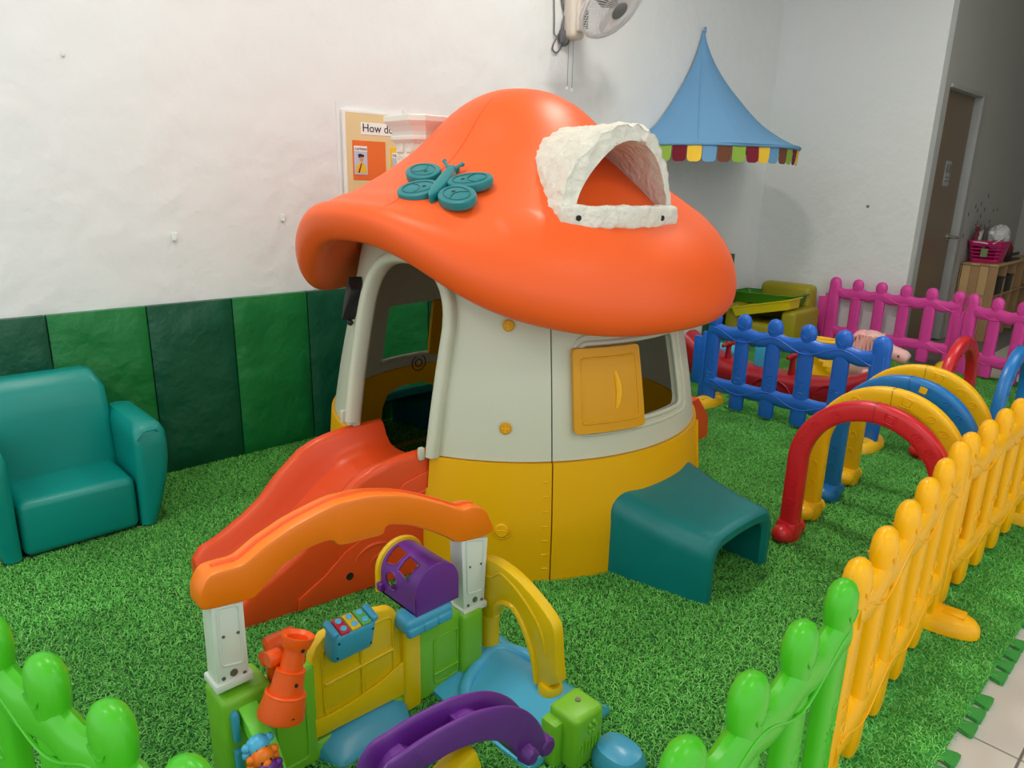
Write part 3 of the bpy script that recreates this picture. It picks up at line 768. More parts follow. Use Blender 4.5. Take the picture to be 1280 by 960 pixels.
b2['label'] = 'dark teal tunnel bench behind the house, glimpsed through the doorway'

# ================================================================== teal armchair
ac = thing('armchair', 'small teal vinyl childs armchair at left against the green wall panels', 'armchair', (0.5, 2.95, 0))
part('seat', rbox((0.507, 2.91, 0.112), (0.375, 0.32, 0.205), 0.028, 4), M['teal'], ac)
def back_block(x0, x1, yf, yb, z0, z1, lean):
    rr = []
    for k in range(9):
        f = k/8; z = z0+(z1-z0)*f; ins = 0.0 if f < 0.85 else 0.03*((f-0.85)/0.15)**2
        yo = yf+lean*f+0.006*math.sin(pi*f)*-1
        rr.append([(x, y, z) for x, y in rrect(x0+ins+0.01*f, x1-ins-0.01*f, yo+ins, yb-ins*0.5, 0.03, 4)])
    ins = 0.045
    rr.append([(x, y, z1+0.008) for x, y in rrect(x0+ins+0.02, x1-ins-0.02, yf+lean+ins, yb-ins*0.7, 0.015, 4)])
    return loft(rr)
part('backrest', back_block(0.235, 0.715, 2.985, 3.17, 0.03, 0.568, 0.05), M['teal'], ac, 50)
def arm(xi, xo):
    rr = []
    zs = [0.012, 0.03, 0.10, 0.20, 0.27, 0.33, 0.375, 0.40, 0.412, 0.416]
    out = [0.0, 0.004, 0.03, 0.055, 0.066, 0.068, 0.064, 0.054, 0.043, 0.026]
    s = 1 if xo > xi else -1
    for z, o in zip(zs, out):
        ins = 0.0 if z < 0.39 else (z-0.39)*1.2
        a, b_ = xi+s*ins*0.6, xo-s*0.062+s*o*0.95
        x0, x1 = min(a, b_), max(a, b_)
        rr.append([(x, y, z) for x, y in rrect(x0, x1, 2.742-o*0.25+ins, 3.12-ins*0.5, min(0.03, (x1-x0)*0.45), 5)])
    return loft(rr)
ra = part('armrest', arm(0.70, 0.818), M['teal'], ac, 50); la = part('armrest', arm(0.314, 0.196), M['teal'], ac, 50)
part('arm_seam', tube([(0.708, 2.738-0.012, 0.36), (0.735, 2.72, 0.392), (0.775, 2.725, 0.392), (0.806, 2.74, 0.355)], 0.003, 6), M['teal'], ra)
part('foot_board', rbox((0.507, 2.95, 0.006), (0.50, 0.36, 0.012), 0.002), M['black'], ac)

# ================================================================== fences
PKT = 0.19
def picket_mesh(post=False):
    zs = [(0.022, .040, .017, 3.2), (0.03, .045, .018, 3.2), (0.10, .046, .020, 3.0), (0.25, .043, .019, 3.0), (0.38, .044, .020, 3.0), (0.46, .042, .021, 2.6), (0.485, .037, .021, 2.2),
          (0.505, .039, .023, 2.1), (0.53, .045, .0265, 2.0), (0.552, .0465, .0275, 2.0), (0.572, .043, .026, 2.0), (0.588, .033, .021, 2.0), (0.597, .020, .013, 2.0), (0.601, .004, .004, 2.0)]
    if post: zs = [(0.0, .044, .022, 4.0), (0.01, .048, .025, 4.0), (0.30, .048, .026, 4.0), (0.46, .048, .027, 3.0), (0.50, .047, .028, 2.4), (0.54, .049, .030, 2.1), (0.57, .046, .028, 2.0), (0.588, .034, .022, 2.0), (0.597, .02, .014, 2.0), (0.601, .004, .004, 2.0)]
    return loft([[(a, b_, z) for a, b_ in sell(w, d, 18, p)] for z, w, d, p in zs])
def relief_mesh():
    P = []
    for s in (-1, 1):
        y = s*0.0185
        for zc in (0.27,):
            for k in range(8):
                a = k*pi/4
                P.append(tube([(0.006*math.cos(a), y, zc+0.006*math.sin(a)), (0.014*math.cos(a+0.3), y+s*0.001, zc+0.014*math.sin(a+0.3)), (0.023*math.cos(a+0.5), y, zc+0.023*math.sin(a+0.5))], 0.0022, 5))
        for zc, dr in ((0.35, 1), (0.20, -1)):
            P.append(tube([((0.006+0.0028*t)*math.cos(dr*t), y, zc+(0.006+0.0028*t)*math.sin(dr*t)) for t in np.linspace(0, 5.6, 16)], 0.002, 5))
        P.append(tube([(0.02*math.cos(t), s*0.0255, 0.545+0.02*math.sin(t)) for t in np.linspace(3.3, 6.1, 9)], 0.0022, 5))
    return jn(*P)
pk_me = mk('picket', picket_mesh()); post_me = mk('end_post', picket_mesh(True)); rel_me = mk('relief', relief_mesh())
LP = PKT*5
def rail(z0, h, d):
    rr = []
    for x in np.linspace(-0.02, LP+0.02, 60):
        ph = 2*pi*(x/PKT/2)
        sag = 0.008*math.cos(2*pi*x/PKT)
        rr.append([(x, a, z0+sag*(1 if z0 > 0.3 else 0.4)+b_) for a, b_ in sell(d, h, 14, 2.3)])
    return loft(rr)
def vine(z0, amp, d):
    o = []
    for s in (-1, 1):
        o.append(tube([(x, s*d, z0+amp*math.cos(pi*x/PKT)) for x in np.linspace(0.0, LP, 70)], 0.0036, 6))
    return jn(*o)
rail_me = mk('top_rail', rail(0.475, 0.044, 0.0235)); rail2_me = mk('bottom_rail', rail(0.148, 0.043, 0.0225))
vine_me = mk('vine_relief', vine(0.467, 0.03, 0.0215)); vine2_me = mk('vine_relief', vine(0.145, 0.028, 0.0205))
tab_me = mk('hinge_tab', jn(rbox((-0.085, 0.0, 0.275), (0.085, 0.026, 0.30), 0.005), rbox((-0.055, 0.0, 0.24), (0.03, 0.03, 0.44), 0.006)))
groove_me = mk('post_grooves', jn(*[rbox((x, s*0.025, 0.37), (0.005, 0.004, 0.26), 0.0015, 1) for x in (-0.024, -0.012, 0.0, 0.012, 0.024) for s in (-1, 1)]))
foot_me = mk('foot', jn(loft([[(a, b_, z) for a, b_ in sell(w, d, 24, 2.4)] for z, w, d in ((0.0, .060, .138), (.006, .065, .145), (.03, .063, .143), (.048, .052, .130), (.060, .032, .105), (.064, .01, .07))]),
          rbox((0, 0.07, 0.06), (0.05, 0.06, 0.01), 0.004), rbox((0, -0.07, 0.06), (0.05, 0.06, 0.01), 0.004)))
def fence(p0, p1, m_, label, group, feet=(0, 5), footm=None, tab=True, p0post=False, p1post=True):
    """pickets stand from p0 to p1 (first and last picket)"""
    d = Vector((p1[0]-p0[0], p1[1]-p0[1], 0)); rz = math.atan2(d.y, d.x); k = d.length/LP
    t = thing('fence_panel', label, 'fence', (p0[0], p0[1], 0), rz, group)
    def add(nm, me, x=0.0, par=None, mm=None):
        me2 = MEC.get((me.name, (mm or m_).name))
        if me2 is None: me2 = me.copy(); me2.materials.clear(); me2.materials.append(mm or m_); MEC[(me.name, (mm or m_).name)] = me2
        o = part(nm, me2, None, par or t, world=False); o.location = (x, 0, 0); return o
    for i in range(6):
        post = (i == 0 and p0post) or (i == 5 and p1post)
        q = add('end_post' if post else 'picket', post_me if post else pk_me, i*PKT*k)
        add('post_grooves' if post else 'relief', groove_me if post else rel_me, 0, q)['kind'] = 'stuff'
    for nm, me, vm in (('top_rail', rail_me, vine_me), ('bottom_rail', rail2_me, vine2_me)):
        q = add(nm, me); q.scale = (k, 1, 1); add('vine_relief', vm, 0, q)
    if tab: add('hinge_tab', tab_me)
    for f in feet: add('foot', foot_me, f*PKT*k, None, footm or m_)
    return t
MEC = {}
# pixel-surveyed lines (first picket, last picket)
fence((1.38, 0.43), (2.32, 0.505), M['yel'], 'yellow picket fence panel nearest the camera, joined to the green panel', 'yellow picket fence panels beside the walkway', feet=(5,), tab=False)
fence((2.44, 0.51), (3.39, 0.495), M['yel'], 'yellow picket fence panel farther back, cut by the right photo edge', 'yellow picket fence panels beside the walkway', feet=(5,), footm=M['footy'])
fence((1.275, 0.418), (0.33, 0.378), M['grn'], 'bright green picket fence panel at lower right, joined to the yellow fence', 'green picket fence panels nearest the camera', feet=(5,), tab=False, p1post=False)
fence((0.262, 0.62), (0.045, 1.50), M['grn'], 'bright green picket fence panel in the lower left corner of the photo', 'green picket fence panels nearest the camera', feet=(5,), p1post=False)
fence((3.815, 2.215), (3.795, 1.25), M['blu'], 'blue picket fence panel standing between the house and the hoops', None, feet=(0, 5), footm=M['footy'])
fence((6.175, 2.485), (6.10, 1.53), M['pnk'], 'pink picket fence panel in front of the right wall, left of the pair', 'pink picket fence panels', feet=(0, 5), footm=M['footy'], tab=True, p0post=True, p1post=False)
fence((6.03, 1.42), (5.63, 0.56), M['pnk'], 'pink picket fence panel reaching the right photo edge', 'pink picket fence panels', feet=(5,), footm=M['footy'], tab=True, p0post=True, p1post=False)

# ================================================================== crawl-through hoops
def hoop_mesh(R=0.245, zc=0.325, a=0.036, b_=0.026):
    path = [(R, 0, z) for z in np.linspace(0.05, zc, 6)] + [(R*math.cos(t), 0, zc+R*math.sin(t)) for t in np.linspace(0, pi, 34)[1:]] + [(-R, 0, z) for z in np.linspace(zc, 0.05, 6)[1:]]
    rr = []
    n = len(path)
    for i in range(n):
        t = (Vector(path[min(i+1, n-1)])-Vector(path[max(i-1, 0)])).normalized(); y = Vector((0, 1, 0)); s_ = t.cross(y)
        rr.append([tuple(Vector(path[i])+s_*u*a+y*v*b_) for u, v in sell(1, 1, 18, 4.0)])
    return loft(rr)
hoop_me = mk('hoop', hoop_mesh())
def hfoot_mesh():
    return jn(ball((0, -0.05, 0.034), 0.04, 16, 10, (1.0, 1.15, 0.86)), ball((0, 0.05, 0.034), 0.04, 16, 10, (1.0, 1.15, 0.86)), loft([[(a, b_, z) for a, b_ in sell(w, d, 18, 3)] for z, w, d in ((0.002, .040, .05), (.05, .045, .045), (.072, .042, .034), (.075, .03, .02))]))
hf_me = mk('foot', hfoot_mesh())
seam_me = mk('seam', jn(tube([(0.245*0+s*0.0005, y, z) for s, y, z in ((0, -0.0262, 0.538), (0, -0.0262, 0.601))], 0.0007, 5), tube([(0, -0.0235, 0.6055), (0, 0.0235, 0.6055)], 0.0007, 5)))
def emboss_mesh():
    P = []
    R = 0.245
    for t in (40, 55, 120, 140, 158):
        c = Vector((R*math.cos(rad(t)), -0.0268, 0.325+R*math.sin(rad(t))))
        P.append(tube([c+Vector((0.016*math.cos(a), 0, 0.012*math.sin(a))) for a in np.linspace(0, 2*pi, 13)[:-1]], 0.0018, 5, closed=True))
        P.append(tube([c+Vector((-0.006, 0, -0.004)), c+Vector((0.006, 0, 0.004))], 0.0018, 5))
    for z in (0.16, 0.24):
        for s in (-1, 1):
            P.append(tube([Vector((s*R+0.014*math.cos(a), -0.0268, z+0.014*math.sin(a))) for a in np.linspace(0, 2*pi, 13)[:-1]], 0.0018, 5, closed=True))
    return jn(*P)
emb_me = mk('emboss', emboss_mesh())
t72 = rad(77.5)
def badge_mesh():
    c = Vector((0.245*math.cos(t72), -0.0265, 0.325+0.245*math.sin(t72))); R_ = Matrix.Rotation(rad(12.5), 4, 'Y')
    P = []
    for p0_, p1_ in (((-1, -1), (1, -1)), ((1, -1), (1, 1)), ((1, 1), (-1, 1)), ((-1, 1), (-1, -1))):
        P.append(tube([c+(R_ @ Vector((p0_[0]*0.019, 0, p0_[1]*0.017))), c+(R_ @ Vector((p1_[0]*0.019, 0, p1_[1]*0.017)))], 0.0024, 6))
    return jn(*P)
def plate_mesh():
    c = Vector((0.245*math.cos(t72), -0.027, 0.325+0.245*math.sin(t72)))
    return rbox(tuple(c), (0.028, 0.004, 0.026), 0.002, 1, Matrix.Rotation(rad(12.5), 4, 'Y'))
badge_me = mk('badge_frame', badge_mesh()); plate_me = mk('badge', plate_mesh())
def hoop(x, y, rz, m_, label, group, badge=None):
    t = thing('play_hoop', label, 'hoop', (x, y, 0), rz, group)
    def add(nm, me, mm, loc=(0, 0, 0), par=None):
        key = (me.name, mm.name); me2 = MEC.get(key)
        if me2 is None: me2 = me.copy(); me2.materials.append(mm); MEC[key] = me2
        o = part(nm, me2, None, par or t, world=False); o.location = loc; return o
    h = add('hoop', hoop_me, m_); add('seam', seam_me, M['dark'], (0, 0, 0), h); add('emboss', emb_me, m_, (0, 0, 0), h)['kind'] = 'stuff'; add('badge_frame', badge_me, m_, (0, 0, 0), h); add('badge', plate_me, badge or m_, (0, 0, 0), h)
    for s in (-1, 1): add('foot', hf_me, m_, (s*0.245, 0, 0))
    return t
HZ = -pi/2
G1 = 'tunnel of four hoops beside the yellow fence'
hoop(2.52, 0.815, HZ, M['hred'], 'red plastic hoop at the front of the four hoop tunnel', G1)
hoop(2.77, 0.845, HZ, M['hyel'], 'yellow plastic hoop directly behind the red front hoop', G1)
hoop(3.01, 0.865, HZ, M['hblu'], 'blue plastic hoop with yellow square badge between two yellow hoops', G1, M['hyel'])
hoop(3.26, 0.885, HZ, M['hyel'], 'yellow plastic hoop rearmost in the four hoop tunnel', G1)
hoop(4.10, 0.97, 0, M['hred'], 'red plastic hoop seen edge on before the pink fence', 'hoops seen edge on near the pink fence')
hoop(4.07, 0.72, 0, M['hblu'], 'blue plastic hoop seen edge on at the right photo edge', 'hoops seen edge on near the pink fence')

# ================================================================== toys behind the blue fence
rk = thing('seesaw_rocker', 'dark red plastic seesaw rocker with knob handles behind the blue fence', 'seesaw', (4.28, 1.98, 0))
rr = []
for y in np.linspace(1.38, 2.66, 30):
    f = (y-2.02)/0.64; up = abs(f)**3
    zb = 0.012+0.05*abs(f)**2.5; zt = 0.19+0.16*up
    w = 0.135-0.03*f*f
    rr.append([(4.28+a*w, y, zb+(zt-zb)*(0.5+0.5*b_)) for a, b_ in sell(1, 1, 18, 3.2)])
part('rocker_body', loft(rr), M['rock'], rk)
for y in (2.35, 1.905):
    hd = part('handle', jn(cyl((4.25, y, 0.17), (4.25, y, 0.30), 0.024, 0.016, 14), ball((4.25, y, 0.31), 0.026, 14, 10)), M['rock'], rk)
    part('hand_grip', cyl((4.17, y, 0.305), (4.33, y, 0.305), 0.013, n=10, bev=0.004), M['rock'], hd)
part('seat_back', rbox((4.30, 2.13, 0.26), (0.05, 0.11, 0.17), 0.02, 3), M['sky'], rk, label='light blue seat plate')
part('seat_roll', cyl((4.42, 2.35, 0.22), (4.42, 2.58, 0.22), 0.045, n=16, bev=0.012), M['sky'], rk, label='light blue roll')
part('side_relief', jn(tube([(4.147, 1.98+0.13*math.cos(a), 0.07+0.09*math.sin(a)) for a in np.linspace(0.2, 2.9, 14)], 0.006, 6), tube([(4.16, 1.62+0.10*math.cos(a), 0.07+0.12*math.sin(a)) for a in np.linspace(0.2, 2.9, 14)], 0.006, 6)), M['rock'], rk)
yt = thing('toy_bag', 'crinkled yellow plastic toy behind the red seesaw, seen between blue pickets', 'toy', (4.72, 1.93, 0))
rr = []
for k, z in enumerate(np.linspace(0, 0.34, 12)):
    rr.append([(4.72+(0.09+0.012*math.sin(5*a+k*1.3))*math.cos(a)*(1-0.3*(z/0.34)**3), 1.93+(0.13+0.012*math.sin(7*a+k*2.1))*math.sin(a)*(1-0.3*(z/0.34)**3), z) for a in np.linspace(0, 2*pi, 28, endpoint=False)])
part('bag_body', loft(rr), M['hyel'], yt, 25)
part('bag_rim', tube([(4.72+0.07*math.cos(a), 1.93+0.10*math.sin(a), 0.342) for a in np.linspace(0, 2*pi, 20, endpoint=False)], 0.01, 6, closed=True), M['hyel'], yt)
# pale pink rocking pony
pny = thing('rocking_pony', 'pale pink rocking pony with ribbed mane, head above the blue end post', 'rocking horse', (5.0, 1.65, 0))
P0 = np.array(wx(1083, 440, 5.0)); P1 = np.array(wx(1128, 449, 5.0))
def blob(pts, rr_, n=16):
    pts = catmull(pts, 5); m_ = len(pts); rs = np.interp(np.linspace(0, 1, m_), np.linspace(0, 1, len(rr_)), rr_)
    return sweep(pts, [(math.cos(2*pi*i/n), math.sin(2*pi*i/n)) for i in range(n)], False, (0, 0, 1) if False else None, list(rs))
hd_ = [(5.0, P0[1]+0.16, 0.12), (5.0, P0[1]+0.10, 0.20), (5.0, P0[1]+0.03, 0.30), (5.0, P0[1]-0.02, 0.345), (5.0, P0[1]-0.09, 0.325), (5.0, (P0[1]+P1[1])/2-0.03, 0.29), (5.0, P1[1], 0.262), (5.0, P1[1]-0.035, 0.25)]
body = part('pony_body', jn(blob([(5.0, 2.02, 0.15), (5.0, 1.95, 0.17), (5.0, 1.85, 0.17), (5.0, 1.74, 0.18), (5.0, 1.70, 0.17)], [0.05, 0.1, 0.11, 0.1, 0.05]), blob(hd_, [0.06, 0.06, 0.062, 0.064, 0.054, 0.044, 0.048, 0.032])), M['pink'], pny, 60)
mn = []
for k, a in enumerate(np.linspace(-20, 120, 9)):
    c = Vector((5.0, P0[1]+0.03, 0.33)); e_ = Vector((0, math.cos(rad(a)), math.sin(rad(a))))
    mn.append(tube([c+e_*0.058+Vector((s*0.056, 0, -abs(s)*0.02)) for s in np.linspace(-1, 1, 7)], 0.017, 8, scale=[0.5, 0.85, 1, 1, 1, 0.85, 0.5]))
part('mane', jn(*mn, *[tube([c0+Vector((0, -0.003*k, 0)), c0+Vector((0, -0.003*k, -0.12))], 0.010, 6) for k, c0 in enumerate([Vector((4.945, P0[1]+0.05-0.022*j, 0.375)) for j in range(5)])]), M['pink2'], pny)
part('handle_bar', cyl((4.9, P0[1]-0.06, 0.37), (5.1, P0[1]-0.06, 0.37), 0.012, n=10, bev=0.004), M['pink'], pny)
part('nostril', ball((4.949, P1[1]+0.012, 0.272), 0.008, 8, 6), M['rock'], pny)
part('rocker', jn(*[tube([(5.0+s*0.1, y, 0.02+0.12*((y-1.75)/0.42)**4*0.6) for y in np.linspace(1.34, 2.16, 18)], 0.018, 8) for s in (-1, 1)], *[cyl((5.0+s*0.05, y, 0.14), (5.0+s*0.1, y+(0.04 if y > 1.8 else -0.04), 0.03), 0.03, 0.024, 10) for s in (-1, 1) for y in (1.92, 1.72)]), M['pink'], pny)

# ================================================================== olive armchair with trays in the corner
oc = thing('armchair', 'small olive vinyl armchair in the room corner holding two trays', 'armchair', (5.9, 2.85, 0))
def brot(c, s, r): return rbox(c, s, r, 4)
part('seat', brot((5.80, 2.84, 0.115), (0.42, 0.36, 0.20), 0.03), M['olive'], oc)
part('backrest', rbox((6.11, 2.86, 0.265), (0.17, 0.46, 0.50), 0.05, 4), M['olive'], oc)
part('armrest', rbox((5.84, 2.605, 0.175), (0.46, 0.13, 0.34), 0.035, 4), M['olive'], oc)
part('armrest', rbox((5.84, 3.115, 0.175), (0.46, 0.13, 0.34), 0.035, 4), M['olive'], oc)
def tray(root, c, L, Wd, H, rz, tilt, m_):
    mt = Matrix.Translation(Vector(c)) @ Matrix.Rotation(rz, 4, 'Z') @ Matrix.Rotation(tilt, 4, 'X')
    def rl(a, b_, z): return [tuple(mt @ Vector((x, y, z))) for x, y in rrect(-a/2, a/2, -b_/2, b_/2, 0.025, 4)]
    part('tray_shell', loft([rl(Wd*0.86, L*0.9, 0), rl(Wd*0.97, L*0.97, H), rl(Wd*0.94, L*0.945, H), rl(Wd*0.83, L*0.87, 0.006)]), m_, root, 35)
    part('tray_rim', loft([rl(Wd*0.96, L*0.965, H-0.004), rl(Wd*1.04, L*1.03, H-0.002), rl(Wd*1.04, L*1.03, H+0.006), rl(Wd*0.94, L*0.945, H+0.006)], cap=False), m_, root, 35)
tg = thing('storage_tray', 'green plastic storage tray lying across the olive armchair, behind the yellow tray', 'tray', (5.90, 2.93, 0.35))
tray(tg, (5.90, 2.93, 0.35), 0.58, 0.30, 0.085, 0, rad(-1.5), M['trayg'])
ty_ = thing('storage_tray', 'yellow plastic storage tray tilted across the front of the olive armchair', 'tray', (5.68, 2.83, 0.33))
tray(ty_, (5.68, 2.83, 0.305), 0.54, 0.24, 0.075, rad(2), rad(-14), M['trayy'])

# ================================================================== canopy tent on the wall
tx, ty2 = 5.04, YW-0.01
tn = thing('wall_canopy', 'light blue half round fabric canopy hung on the wall near the corner, with coloured flaps', 'canopy', (tx, ty2, 1.6))
prof = catmull([(0.012, 2.43), (0.028, 2.36), (0.08, 2.245), (0.145, 2.14), (0.225, 2.035), (0.315, 1.935), (0.41, 1.835), (0.52, 1.74), (0.66, 1.655), (0.79, 1.598)], 4)
phs = np.linspace(180, 360, 61)
V, F = [], []
for r, z in prof:
    for ph in phs:
        fold = 1-0.012*math.cos(rad((ph-180)*6))*min(1, r/0.3)*0.0-0.02*abs(math.sin(rad((ph-180)*3)))*0.6
        V.append((tx+r*math.cos(rad(ph))*fold, ty2-0.002+r*math.sin(rad(ph))*fold, z))
n = len(phs)
for i in range(len(prof)-1):
    for j in range(n-1): F.append((i*n+j, i*n+j+1, (i+1)*n+j+1, (i+1)*n+j))
cn = part('canopy_cloth', (V, F), M['tent'], tn, 60)
part('rim_band', sweep([(tx+0.772*math.cos(rad(p)), ty2+0.772*math.sin(rad(p)), 1.594) for p in phs], sell(0.012, 0.016, 8, 2), up=(0, 0, 1)), M['tent'], tn)
part('canopy_seam', jn(*[tube([(tx+r*math.cos(rad(ph))*0.998, ty2+r*math.sin(rad(ph))*0.998, z+0.001) for r, z in prof], 0.0022, 5) for ph in (183, 215, 240, 300, 330)]), M['tblu'], cn)
part('hanging_loop', tube([(tx+0.012*math.cos(a), ty2-0.015, 2.435+0.018*math.sin(a)) for a in np.linspace(0, 2*pi, 14, endpoint=False)], 0.005, 6, closed=True), M['tblu'], tn)
fc = [M['tmar'], M['tyel'], M['tblu'], M['tbrn'], M['tgrn']]
for k in range(-3, 21):
    pc = 206+7.5*k
    if pc < 182 or pc > 303: continue
    poly = [(-0.048, 0), (0.048, 0), (0.048, -0.08), (0.042, -0.102), (0.025, -0.112), (-0.025, -0.112), (-0.042, -0.102), (-0.048, -0.08)]
    tilt = random.uniform(-0.08, 0.1)
    def ff(u, v, h):
        a = rad(pc)+u/0.77; r = 0.768+h+tilt*v*-1+0.003*math.sin(u*60+k)
        return (tx+r*math.cos(a), ty2+r*math.sin(a), 1.586+v)
    part('flap', prism(dense(poly, 0.03), 0, 0.003, 0, fn=ff), fc[k % 5], tn, 40)

# ================================================================== wall fan
fn_ = thing('wall_fan', 'white wall fan with wire guard and hanging cords near the top edge', 'fan', (3.56, YW, 2.35))
part('fan_mount', jn(rbox((3.555, YW-0.05, 2.36), (0.12, 0.10, 0.40), 0.03, 3), rbox((3.56, YW-0.105, 2.36), (0.085, 0.03, 0.33), 0.012, 3)), M['fanw'], fn_)
part('mount_panel', rbox((3.575, YW-0.122, 2.27), (0.055, 0.006, 0.10), 0.002), M['grey'], fn_)
axf = Vector((0.05, -0.72, -0.70)).normalized(); fcn = Vector((3.515, 2.90, 2.315))
e1 = axf.cross(Vector((0, 0, 1))).normalized(); e2 = e1.cross(axf)
part('fan_arm', jn(cyl((3.56, YW-0.09, 2.46), (3.54, 3.02, 2.46), 0.03, n=14), cyl((3.54, 3.05, 2.47), fcn-axf*0.02, 0.035, 0.05, 16)), M['fanw'], fn_)
def circ(r, off, n=48): return [fcn+axf*off+e1*r*math.cos(2*pi*k/n)+e2*r*math.sin(2*pi*k/n) for k in range(n)]
GR = 0.215
gd = part('guard_ring', jn(tube(circ(GR, 0.0), 0.008, 8, closed=True), tube(circ(GR, 0.018), 0.009, 8, closed=True)), M['wire'], fn_)
wires = []
for k in range(72):
    a = 2*pi*k/72
    def gp(r, off, tw): return fcn+axf*off+e1*r*math.cos(a+tw)+e2*r*math.sin(a+tw)
    wires.append(tube([gp(0.05, 0.075, 0.35), gp(0.10, 0.075, 0.24), gp(0.16, 0.063, 0.12), gp(0.20, 0.04, 0.04), gp(GR, 0.012, 0)], 0.0018, 4))
    if k % 2 == 0: wires.append(tube([gp(0.05, -0.075, -0.2), gp(0.15, -0.065, -0.1), gp(0.20, -0.035, 0), gp(GR, 0.0, 0)], 0.0018, 4))
part('guard_wires', jn(*wires, tube(circ(0.13, 0.07), 0.0014, 5, closed=True)), M['wire'], fn_)
part('guard_badge', lathe([(0.001, 0.088), (0.03, 0.087), (0.05, 0.08), (0.056, 0.07), (0.05, 0.066), (0.001, 0.066)], 28, Matrix.Translation(fcn) @ axf.to_track_quat('Z', 'Y').to_matrix().to_4x4()), M['grey'], fn_)
part('motor', lathe([(0.001, -0.12), (0.05, -0.115), (0.062, -0.09), (0.062, -0.04), (0.05, -0.02), (0.03, 0.0), (0.02, 0.05), (0.001, 0.055)], 24, Matrix.Translation(fcn) @ axf.to_track_quat('Z', 'Y').to_matrix().to_4x4()), M['grey'], fn_)
for k in range(3):
    a0 = 2*pi*k/3; V = []; F = []
    for i in range(8):
        r = 0.035+0.155*i/7; wd = 0.5*math.sin(pi*(0.18+0.72*i/7))
        for j in range(5):
            a = a0+wd*(j/4-0.3)*1.6; h = 0.03*(j/4-0.5)
            V.append(tuple(fcn+axf*h+e1*r*math.cos(a)+e2*r*math.sin(a)))
    for i in range(7):
        for j in range(4): F.append((i*5+j, i*5+j+1, i*5+j+6, i*5+j+5))
    part('blade', (V, F), M['blade'], fn_, 60)
c1 = wy(709, 53, YW-0.06); c2 = wy(718, 53, YW-0.06)
for (a, b_) in ((711, 110), (717, 113)):
    t_ = wy(a, 55, YW-0.07); e_ = wy(a-1, b_, YW-0.07)
    cd = part('pull_cord', tube([(t_[0], YW-0.07, t_[2]+0.03), (t_[0], YW-0.07, e_[2])], 0.0016, 5), M['cord'], fn_)
    part('cord_bead', cyl((t_[0], YW-0.07, e_[2]-0.012), (t_[0], YW-0.07, e_[2]+0.01), 0.009, n=10, bev=0.002), M['pwhite'], cd)
yc = YW-0.012
cb = [wy(x, y, yc) for x, y in ((700, -30), (703, 5), (706, 20), (703, 35), (697, 45), (692, 55), (691, 62), (695, 66), (701, 60), (704, 48), (705, 38))]
cb2 = [wy(x, y, yc-0.01) for x, y in ((710, 8), (706, 20), (703, 34), (702, 48), (704, 57), (709, 55), (711, 50), (706, 40))]
cb3 = [wy(x, y, yc) for x, y in ((692, -30), (693, 20), (693, 42), (697, 46))]
part('power_cable', jn(tube(catmull([tuple(p) for p in cb], 4), 0.005, 6), tube(catmull([tuple(p) for p in cb2], 4), 0.006, 6), tube(catmull([tuple(p) for p in cb3], 4), 0.004, 6)), M['cord'], fn_)
pg = wy(703, 46, yc-0.015)
part('plug', rbox(tuple(pg), (0.045, 0.03, 0.075), 0.01, 2), M['cord'], fn_)

# ================================================================== poster board on the wall
p0 = wy(430, 140, YW)
bx0, bz1, bw, bh, yb = 1.955, 1.622, 0.62, 0.66, YW-0.022
ps = thing('poster_board', 'tan feelings poster board on the back wall left of the chimney', 'poster', (bx0+bw/2, YW, bz1-bh/2))
part('board', rbox((bx0+bw/2, YW-0.011, bz1-bh/2), (bw, 0.02, bh), 0.001, 1), M['board'], ps, 0)
part('board_edge', jn(rbox((bx0-0.006, YW-0.011, bz1-bh/2), (0.012, 0.021, bh+0.024), 0.001, 1), rbox((bx0+bw/2, YW-0.011, bz1+0.006), (bw, 0.021, 0.012), 0.001, 1)), M['bedge'], ps, 0)
RT = Matrix.Rotation(pi/2, 4, 'X')
lab_s = part('title_strip', rbox((bx0+0.285, yb, 1.552), (0.40, 0.002, 0.058), 0.0005, 1), M['cwhite'], ps, 0)
part('title', text_mesh('How do you', 0.056, Matrix.Translation((bx0+0.092, yb-0.002, 1.537)) @ RT), M['ink'], ps)
def card(x0, z1, w, h, m_, word, yellow):
    c = part('card', rbox((x0+w/2, yb, z1-h/2), (w, 0.003, h), 0.0006, 1), m_, ps, 0)
    wx_ = x0+0.008 if not yellow else x0+0.01
    ph = part('photo', jn(rbox((wx_+0.036, yb-0.003, z1-0.102), (0.076, 0.002, 0.125), 0.0003, 1)), M['cphoto'], c, 0)
    part('word_strip', rbox((wx_+0.036, yb-0.0035, z1-0.040), (0.076, 0.0025, 0.026), 0.0003, 1), M['cwhite'], c, 0)
    part('word', text_mesh(word, 0.023, Matrix.Translation((wx_+0.002, yb-0.0055, z1-0.046)) @ RT, 0.0003), M['ink'], c)
    f = lambda u, v, h: (wx_+0.036+u, yb-0.0045-h, z1-0.10+v)
    part('printed_head', prism(ellipse(0.004, 0.012, 0.011, 0.015, 14), 0, 0.0006, 0, f), M['skin'], c, 0)
    part('printed_hair', prism([(-0.014, 0.016), (-0.016, 0.034), (0.0, 0.036), (0.02, 0.03), (0.016, 0.02), (0.002, 0.022)], 0.0004, 0.0012, 0, f), M['hair'], c, 0)
    part('printed_shirt', prism([(-0.03, -0.055), (-0.026, -0.02), (-0.008, -0.006), (0.012, -0.006), (0.03, -0.024), (0.032, -0.056)], 0, 0.0006, 0, f), M['shirt'], c, 0)
    part('printed_strap', prism([(-0.02, -0.055), (0.0, -0.008), (0.006, -0.008), (-0.010, -0.056)], 0.0004, 0.0012, 0, f), M['maroonp'], c, 0)
card(1.988, 1.494, 0.195, 0.19, M['corange'], 'curious', False)
card(2.213, 1.470, 0.195, 0.19, M['cyel'], 'happy', True)
